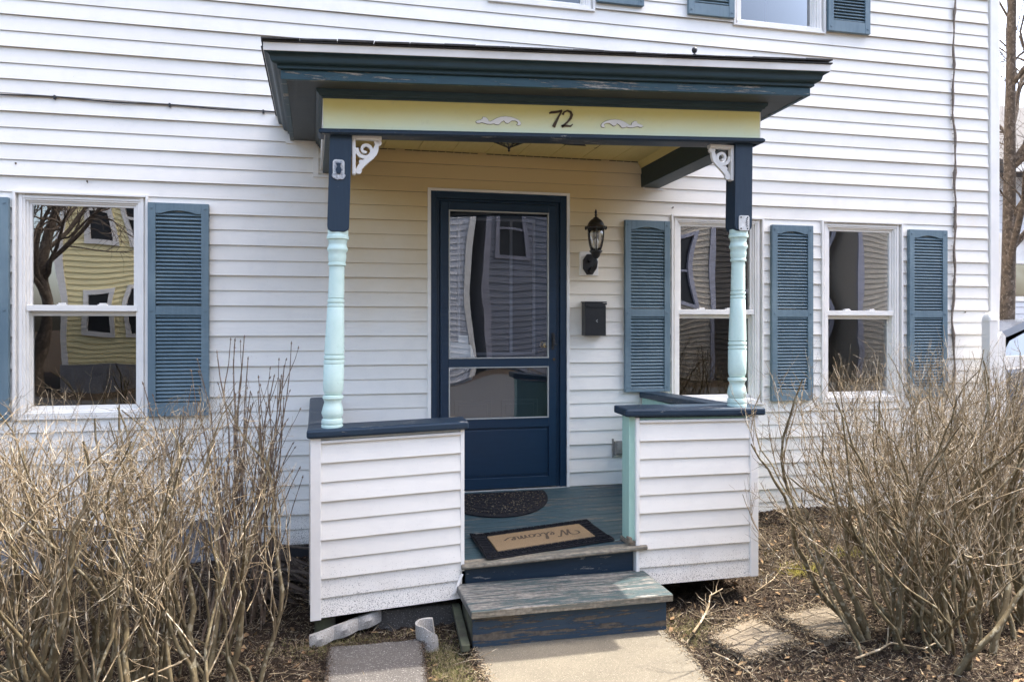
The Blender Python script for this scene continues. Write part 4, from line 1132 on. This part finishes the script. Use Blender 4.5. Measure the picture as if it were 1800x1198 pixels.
blades('grass', 900, .02, -1.50, .15, .05, (.012, .04), 'grass', 'sparse grass behind the grey slab', 'grass')
blades('grass', 700, 1.72, -1.72, .08, .10, (.012, .04), 'grass', 'sparse yellowing grass right of the step', 'grass')
blades('yellow_plant', 230, 2.72, -1.12, .07, .045, (.03, .07), 'yellow_leaf', 'yellow-green low plant in the mulch right of the porch', 'plant', .9)
blades('yellow_plant', 200, 3.25, -.95, .12, .06, (.03, .07), 'yellow_leaf', 'yellow-green low plant beneath the right shrubs', 'plant', .9)

# dead fallen branch between step and pavers, others
def fallen(label, pts, r, kids=8):
    root = thing('fallen_branch', label, 'branch', (pts[0][0], pts[0][1], 0))
    P = np.array([pts], float); Rr = np.linspace(r, r * .4, len(pts))[None]
    P1, R1 = branch(P, Rr, kids, (R(20), R(70)), (.06, .2), (.0015, .003), .2, 1, 5, .2, .05, .7)
    V, F = join([tubes(P, Rr, 6), tubes(P1, R1, 4)]); raw_mesh('twigs', V, F, 'twig_tan', root, True)
fallen('pale dead branch lying between the step and the first brick paver', [(1.67, -1.80, .012), (1.78, -1.68, .02), (1.88, -1.56, .035), (1.93, -1.48, .06), (2.02, -1.45, .08)], .007, 16)
fallen('pale stick on the soil right of the concrete path', [(1.66, -2.02, .01), (1.69, -2.10, .012), (1.705, -2.2, .015), (1.72, -2.27, .01)], .005, 5)
fallen('pale curved stick on the mulch below the right shrubs', [(2.25, -2.22, .01), (2.4, -2.2, .03), (2.5, -2.15, .03), (2.62, -2.22, .02), (2.75, -2.15, .01)], .006, 8)
fallen('thin twig lying on the dark mulch right of the porch wall', [(2.28, -1.35, .01), (2.45, -1.25, .03), (2.6, -1.12, .05), (2.85, -1.05, .06)], .003, 12)
fallen('bleached thick stick in the left shrubs near the ground', [(-1.2, -2.05, .12), (-1.0, -2.02, .14), (-.8, -2.0, .12), (-.62, -1.96, .17)], .009, 10)

def spill(name, lines, N, mat, label, cat, z0, size, sd_=.018):
    P = []
    for poly in lines:
        for a, b in zip(poly, poly[1:]):
            a = np.array(a); b = np.array(b); k = int(N * np.linalg.norm(b - a)); t = rng.random((k, 1))
            P.append(a + (b - a) * t + rng.normal(0, sd_, (k, 2)) * (.3 + rng.random((k, 1))))
    P = np.concatenate(P); k = len(P)
    base = np.stack([P[:, 0], P[:, 1], np.full(k, z0) + rng.random(k) * .003], -1); a = rng.random(k) * 6.283
    Pp, Rr = grow(base, np.stack([np.cos(a), np.sin(a), rng.uniform(-.05, .15, k)], -1), rng.uniform(*size, k), rng.uniform(.0008, .0022, k), 3, .3, -.05, .5)
    V, F = tubes(Pp, Rr, 3); tag(raw_mesh(name, V, F, mat), label, cat, kind='stuff')
pav = [[(1.73, -1.83), (2.07, -1.652), (2.155, -1.955), (1.80, -2.11), (1.73, -1.83)], [(2.23, -1.66), (2.56, -1.585), (2.62, -1.90), (2.26, -2.0), (2.23, -1.66)]]
pth_ = [[(1.55, -1.72), (1.575, -1.96), (1.53, -2.26), (1.5, -2.9)], [(.60, -1.72), (.60, -2.9)]]
slb = [[(-.06, -2.03), (-.06, -1.583), (.374, -1.583), (.35, -2.03)]]
spill('soil_crumbs', pav + pth_, 1500, 'mulch', 'dark soil crumbs spilling over the edges of the pavers and the path', 'soil crumbs', .003, (.003, .009))
spill('straw_bits', pav + pth_, 420, 'straw', 'straw bits strewn over the edges of the pavers and the path', 'straw', .005, (.008, .03), .03)
spill('soil_crumbs', slb, 1100, 'mulch', 'dark soil crumbs spilling over the edges of the grey slab', 'soil crumbs', .020, (.003, .009), .012)

# scalloped edging, broken pipe, footing, laths under the porch
ed = MB(); n = 36
o_ = []
for i in range(n + 1):
    t = i / n; sc = abs(math.sin(t * 3 * math.pi)); o_.append((t, sc))
vs = []; fs = []
for i, (t, sc) in enumerate(o_):
    x = -.15 + .345 * t; y = -1.475 + .125 * t - .020 * sc; zb = -.03 + .055 * t; h = .060 + .006 * sc
    for (dy, z) in ((0, zb), (-.012 * sc, zb + h * .6), (.004, zb + h), (.035, zb + h * .95), (.04, zb)): vs.append((x, y + dy, z))
for i in range(n):
    for k in range(5): fs.append((i * 5 + k, i * 5 + (k + 1) % 5, (i + 1) * 5 + (k + 1) % 5, (i + 1) * 5 + k))
fs.append((0, 1, 2, 3, 4)); fs.append(tuple(n * 5 + k for k in range(5)))
tag(ed.add(vs, fs).build('garden_edging', 'edging_mat', smooth='auto'), 'speckled white scalloped edging piece leaning under the left porch wall', 'garden edging')
mb = MB(); N = 26; vs = []; fs = []
for i in range(N + 1):
    t = i / N; a = R(62) + R(238) * t; top = .088 - .040 * max(0, t - .75) / .25
    for (r, z) in ((.064, -.03), (.066, .03), (.062, top), (.051, top - .002), (.051, -.03)):
        vs.append((.415 + r * math.cos(a) - z * .12, -1.575 + r * math.sin(a), z))
for i in range(N):
    for k in range(5): fs.append((i * 5 + k, i * 5 + (k + 1) % 5, (i + 1) * 5 + (k + 1) % 5, (i + 1) * 5 + k))
fs.append((0, 1, 2, 3, 4)); fs.append(tuple(N * 5 + k for k in range(5)))
tag(mb.add(vs, fs).build('pipe_piece', 'edging_mat', smooth='auto'), 'broken white curved pipe piece standing in the litter left of the step', 'pipe')
structure(slab([(.16, -1.345), (.59, -1.345), (.59, -1.1), (.14, -1.1)], -.1, .075, 'footing', 'stone_grey', bev=.01))
mb = MB().box(-.13, -.03, -1.36, -1.2, -.1, .07); structure(mb.build('footing', 'mossy_wood', bev=.01))
lt = thing('wood_pile', 'dark old laths piled under the wall beside the left porch side', 'wood pile', (-.33, -.6, 0))
for i in range(26):
    x = random.uniform(-.50, -.20); y = random.uniform(-1.0, -.15); l = random.uniform(.25, .5); az = random.uniform(1.9, 2.9); tl = random.uniform(.15, .8); z = random.uniform(.0, .12)
    dx, dy, dz = math.cos(az) * math.cos(tl), math.sin(az) * math.cos(tl) * .4, math.sin(tl) * .6
    d = Vector((dx, dy, dz)).normalized(); s = d.cross(Vector((0, 0, 1))).normalized(); u = s.cross(d)
    c = Vector((x, y, z)); vs = []
    for a in (-l / 2, l / 2):
        for b, h in ((-.016, -.004), (.016, -.004), (.016, .004), (-.016, .004)): vs.append(c + d * a + s * b + u * h)
    if max(v.x for v in vs) > -.175: 
        sh = max(v.x for v in vs) + .175; vs = [Vector((v.x - sh, v.y, v.z)) for v in vs]
    if max(v.y for v in vs) > -.03: continue
    MB().add(vs, [(0, 1, 2, 3), (7, 6, 5, 4), (0, 4, 5, 1), (1, 5, 6, 2), (2, 6, 7, 3), (3, 7, 4, 0)]).build('lath', 'lath_wood', lt)

# ------------------------------------------------------------ picket fence at the right corner
fc = thing('picket_fence', 'white picket fence with a domed post at the right house corner', 'fence', (5.06, -.15, 0))
px_, py_ = 5.045, -.20
MB().box(px_ - .040, px_ + .040, py_ - .040, py_ + .040, .0, 1.548).build('post', 'white_trim', fc, bev=.003)
MB().lathe([(.043, 1.546), (.044, 1.552), (.043, 1.566), (.040, 1.582), (.031, 1.602), (.018, 1.615), (.004, 1.620)], px_, py_, 24, sq=True).build('post_cap', 'white_trim', fc, bev=.004)
MB().box(px_ + .046, 8.6, py_ - .01, py_ + .02, 1.18, 1.27).box(px_ + .046, 8.6, py_ - .01, py_ + .02, .25, .34).build('rail', 'white_trim', fc)
p0 = None
for i in range(26):
    x = 5.130 + i * .127
    if p0 is None:
        p0 = MB().prism([(x - .035, .08), (x + .035, .08), (x + .035, 1.425), (x, 1.465), (x - .035, 1.425)], 'y', py_ - .033, py_ - .0105).build('picket', 'white_trim', fc, bev=.002)
    else: copy_piece(p0, i * .127)

# ------------------------------------------------------------ neighbour house, tree, parked car (right edge)
nb = thing('house', 'white sided neighbour house glimpsed at the right edge', 'house', (13, 6, 0))
NY = 5.0
for i in range(40):
    z = i * .115
    if z > 4.15: break
    for s in cut(9.3, 18, z, z + .114, [(10.53, 11.7, 1.93, 3.05)]):
        MB().prism([(NY - .014, s[2]), (NY - .002, s[3]), (NY + .01, s[3]), (NY + .01, s[2])], 'x', s[0], s[1]).build('siding_board', 'neighbour_wall', nb)
MB().box(9.3, 10.53, NY + .011, NY + .15, 0, 4.2).box(11.7, 18, NY + .011, NY + .15, 0, 4.2).box(9.3, 9.45, NY + .15, 12, 0, 4.2).box(10.53, 11.7, NY + .011, NY + .15, 0, 1.93).box(10.53, 11.7, NY + .011, NY + .15, 3.05, 4.2).build('wall', 'neighbour_wall', nb)
wn_ = MB().box(10.53, 10.61, NY - .03, NY + .1, 1.93, 3.05).box(11.62, 11.7, NY - .03, NY + .1, 1.93, 3.05).box(10.61, 11.62, NY - .029, NY + .1, 2.95, 3.05).box(10.61, 11.62, NY - .029, NY + .1, 1.93, 2.01).box(10.61, 11.62, NY - .02, NY + .1, 2.55, 2.60).build('window', 'white_trim', nb)
MB().box(10.61, 11.62, NY + .05, NY + .055, 2.01, 2.55).build('pane', 'car_glass', wn_)
MB().box(10.61, 11.62, NY + .05, NY + .055, 2.60, 2.95).build('blind', 'paper', wn_)
MB().box(10.4, 11.9, NY + .3, NY + .5, 1.8, 3.2).build('interior_wall', 'room_dark', nb)
MB().box(11.74, 12.1, NY - .05, NY - .016, 1.9, 3.08).build('shutter', 'black_metal', nb)
MB().prism([(NY - .45, 3.98), (NY - .45, 4.12), (8.5, 6.4), (12.4, 4.12), (12.4, 3.98)], 'x', 10.2, 18.4).build('roof', 'roofing', nb)
MB().box(10.15, 18.4, NY - .49, NY - .452, 3.96, 4.16).build('gutter', 'white_trim', nb)

def tree(name, label, base, H, r, seeds, lean=(0, 0), n_limbs=7, twigs=1500, group=None, fork=.35, lo=.35, wob=.05):
    root = thing(name, label, 'tree', base, group)
    b = np.array([base], float); P0, R0 = grow(b, np.array([[lean[0], lean[1], 1.]]), np.array([H * .9]), np.array([r]), 12, wob, .02, .3)
    P1, R1 = branch(P0, R0, n_limbs, (R(25), R(55)), (H * .35, H * .6), (r * .3, r * .5), lo, .95, 9, .13, .04, .6, .35)
    P2, R2 = branch(P1, R1, n_limbs * 9, (R(25), R(60)), (H * .12, H * .28), (r * .08, r * .18), .2, 1, 7, .16, .04, .6, .4)
    P3, R3 = branch(P2, R2, twigs, (R(25), R(65)), (H * .04, H * .12), (r * .02, r * .05), .2, 1, 5, .18, .03, .7, .4)
    V, F = tubes(P0, R0, 10); raw_mesh('trunk', V, F, 'tree_bark', root, True)
    V, F = join([tubes(P1, R1, 7), tubes(P2, R2, 5)]); raw_mesh('limbs', V, F, 'tree_bark', root, True)
    V, F = tubes(P3, R3, 3); raw_mesh('twigs', V, F, 'tree_bark', root)
tree('tree', 'bare tree with a dark leaning trunk at the right edge', (8.44, 2.95, -.05), 8.5, .105, 1, (.045, -.01), 16, 2600, lo=.28, wob=.012)

car = thing('parked_car', 'dark parked car seen over the picket fence at the right edge', 'car', (8.9, 2.4, 0))
bd = [(8.45, .35), (8.42, .75), (8.55, .95), (9.3, 1.02), (11.9, 1.02), (12.7, .92), (12.85, .6), (12.8, .35)]
cabin = [(8.62, .97), (8.95, 1.30), (9.35, 1.44), (10.6, 1.49), (11.4, 1.40), (12.1, 1.02)]
CY = 1.6
MB().prism(bd, 'y', CY, CY + 1.75).build('body', 'car_paint', car, bev=.06, f=lambda p: (p[0] - 1.75, p[1], p[2] * 1.07))
cabm = lambda p: (p[0] - 1.75, CY + .08 + (p[1]) * (1.59) + (.16 * (p[2] - .97) * (1 if p[1] < .5 else -1)) / .5, p[2] * 1.07)
MB().prism([(8.80, .99), (9.08, 1.26), (9.42, 1.385), (10.6, 1.43), (11.3, 1.35), (11.85, .99)], 'y', 0, 1).build('window', 'car_glass', car, f=cabm)
MB().ribbon([(8.66, 1.0), (8.97, 1.31), (9.36, 1.43), (10.6, 1.475), (11.4, 1.39), (12.0, 1.02)], .035, -.002, 1.002).build('roof', 'car_paint', car, f=cabm)
for x in (7.5, 10.2):
    for y in (CY - .02, CY + 1.57):
        w = MB().tube([(x, y, .33), (x, y + .2, .33)], .33, 24).build('wheel', 'rubber', car); MB().tube([(x, y - .005, .33), (x, y + .205, .33)], .2, 18).build('rim', 'aluminium', w)
structure(MB().box(6.4, 40, .3, 4.6, -.06, -.02).build('driveway', 'asphalt'))

# ------------------------------------------------------------ across the street (seen mirrored in the panes)
def street_house(label, x0, x1, y, h, wall, wins, exp=.16, shade='white_trim', bay=None):
    o = thing('house', label, 'house', ((x0 + x1) / 2, y, 0), 'houses across the street')
    MB().box(x0, x1, y - 8, y - .03, -.1, h).build('wall', wall, o)
    mb = MB(); k = 0
    while k * exp < h:
        z = k * exp; segs = cut(x0, x1, z, min(h, z + exp), wins)
        for s in segs: mb.prism([(y + .028, s[2]), (y + .004, s[3]), (y - .03, s[3]), (y - .03, s[2])], 'x', s[0], s[1])
        k += 1
    mb.build('siding', wall, o)
    for w in wins:
        f = MB().box(w[0], w[0] + .1, y - .02, y + .06, w[2], w[3]).box(w[1] - .1, w[1], y - .02, y + .06, w[2], w[3]).box(w[0] + .1, w[1] - .1, y - .02, y + .059, w[3] - .1, w[3]).box(w[0] + .1, w[1] - .1, y - .02, y + .059, w[2], w[2] + .1).box(w[0] + .1, w[1] - .1, y - .02, y + .04, (w[2] + w[3]) / 2 - .03, (w[2] + w[3]) / 2 + .03).build('window', shade, o)
        MB().box(w[0] + .1, w[1] - .1, y - .025, y - .021, w[2] + .1, w[3] - .1).build('pane', 'mailbox_black', f)
    MB().prism([(y + .5, h - .05), (y + .5, h + .12), (y - 4, h + 3.2), (y - 8.5, h + .12), (y - 8.5, h - .05)], 'x', x0 - .4, x1 + .4).build('roof', 'roofing', o)
    MB().box(x0 - .02, x0 + .12, y, y + .05, 0, h).box(x1 - .12, x1 + .02, y, y + .05, 0, h).build('corner_board', shade, o)
    return o
yh = street_house('yellow clapboard house across the street, mirrored in the left window', -6.95, -.9, -16, 6.4, 'yellow_wall',
             [(-6.5, -5.85, 1.2, 2.65), (-5.6, -4.95, 1.2, 2.65), (-6.45, -5.85, 3.6, 5.0), (-5.65, -5.05, 3.6, 5.0), (-3.0, -2.0, 1, 2.6), (-3.0, -2.0, 3.6, 5.2)], exp=.12)
MB().box(-7.0, -.85, -15.99, -15.93, -.1, .55).build('foundation', 'foundation_mat', yh)
street_house('white house with a narrow side wall across the street, mirrored in the door glass', -.2, 3.45, -14.2, 7, 'neighbour_wall',
             [(1.2, 2.2, 1, 2.7), (1.2, 2.2, 3.6, 5.2)])
street_house('dark grey house across the street, mirrored in the door glass', 3.9, 8.2, -15, 7, 'grey_wall',
             [(4.15, 4.95, 3.3, 4.9), (6.0, 7.0, 3.3, 4.9), (6.0, 7.0, .9, 2.5)], shade='grey_trim')
street_house('tan shingled house across the street, mirrored in the right windows', 8.7, 10.9, -15.2, 7, 'shake_wall',
             [(9.7, 10.4, 2.2, 4.2)], exp=.14, shade='grey_trim')
street_house('dark brown house across the street, mirrored in the right windows', 11.2, 15.6, -16, 7, 'brown_wall',
             [(12.0, 12.9, .9, 2.7), (14.2, 15.1, 2.0, 3.8)], exp=.13, shade='grey_trim')
street_house('shingled house across the street, mirrored in the rightmost window', 16.0, 21.0, -15.4, 7, 'shake_wall',
             [(17.3, 18.2, .9, 2.8)], exp=.14, shade='grey_trim')
for i, (x, y, H, lb) in enumerate([(-6.62, -13.6, 8, 'bare street tree left of the yellow house, mirrored in the left window'), (.0, -17.5, 11, 'bare street tree between the yellow and grey houses'), (23.5, -14.6, 9, 'bare street tree right of the shingled house')]):
    tree('tree', lb, (x, y, 0), H, .13, i, n_limbs=12, twigs=1500, lo=.2, group='bare trees across the street')
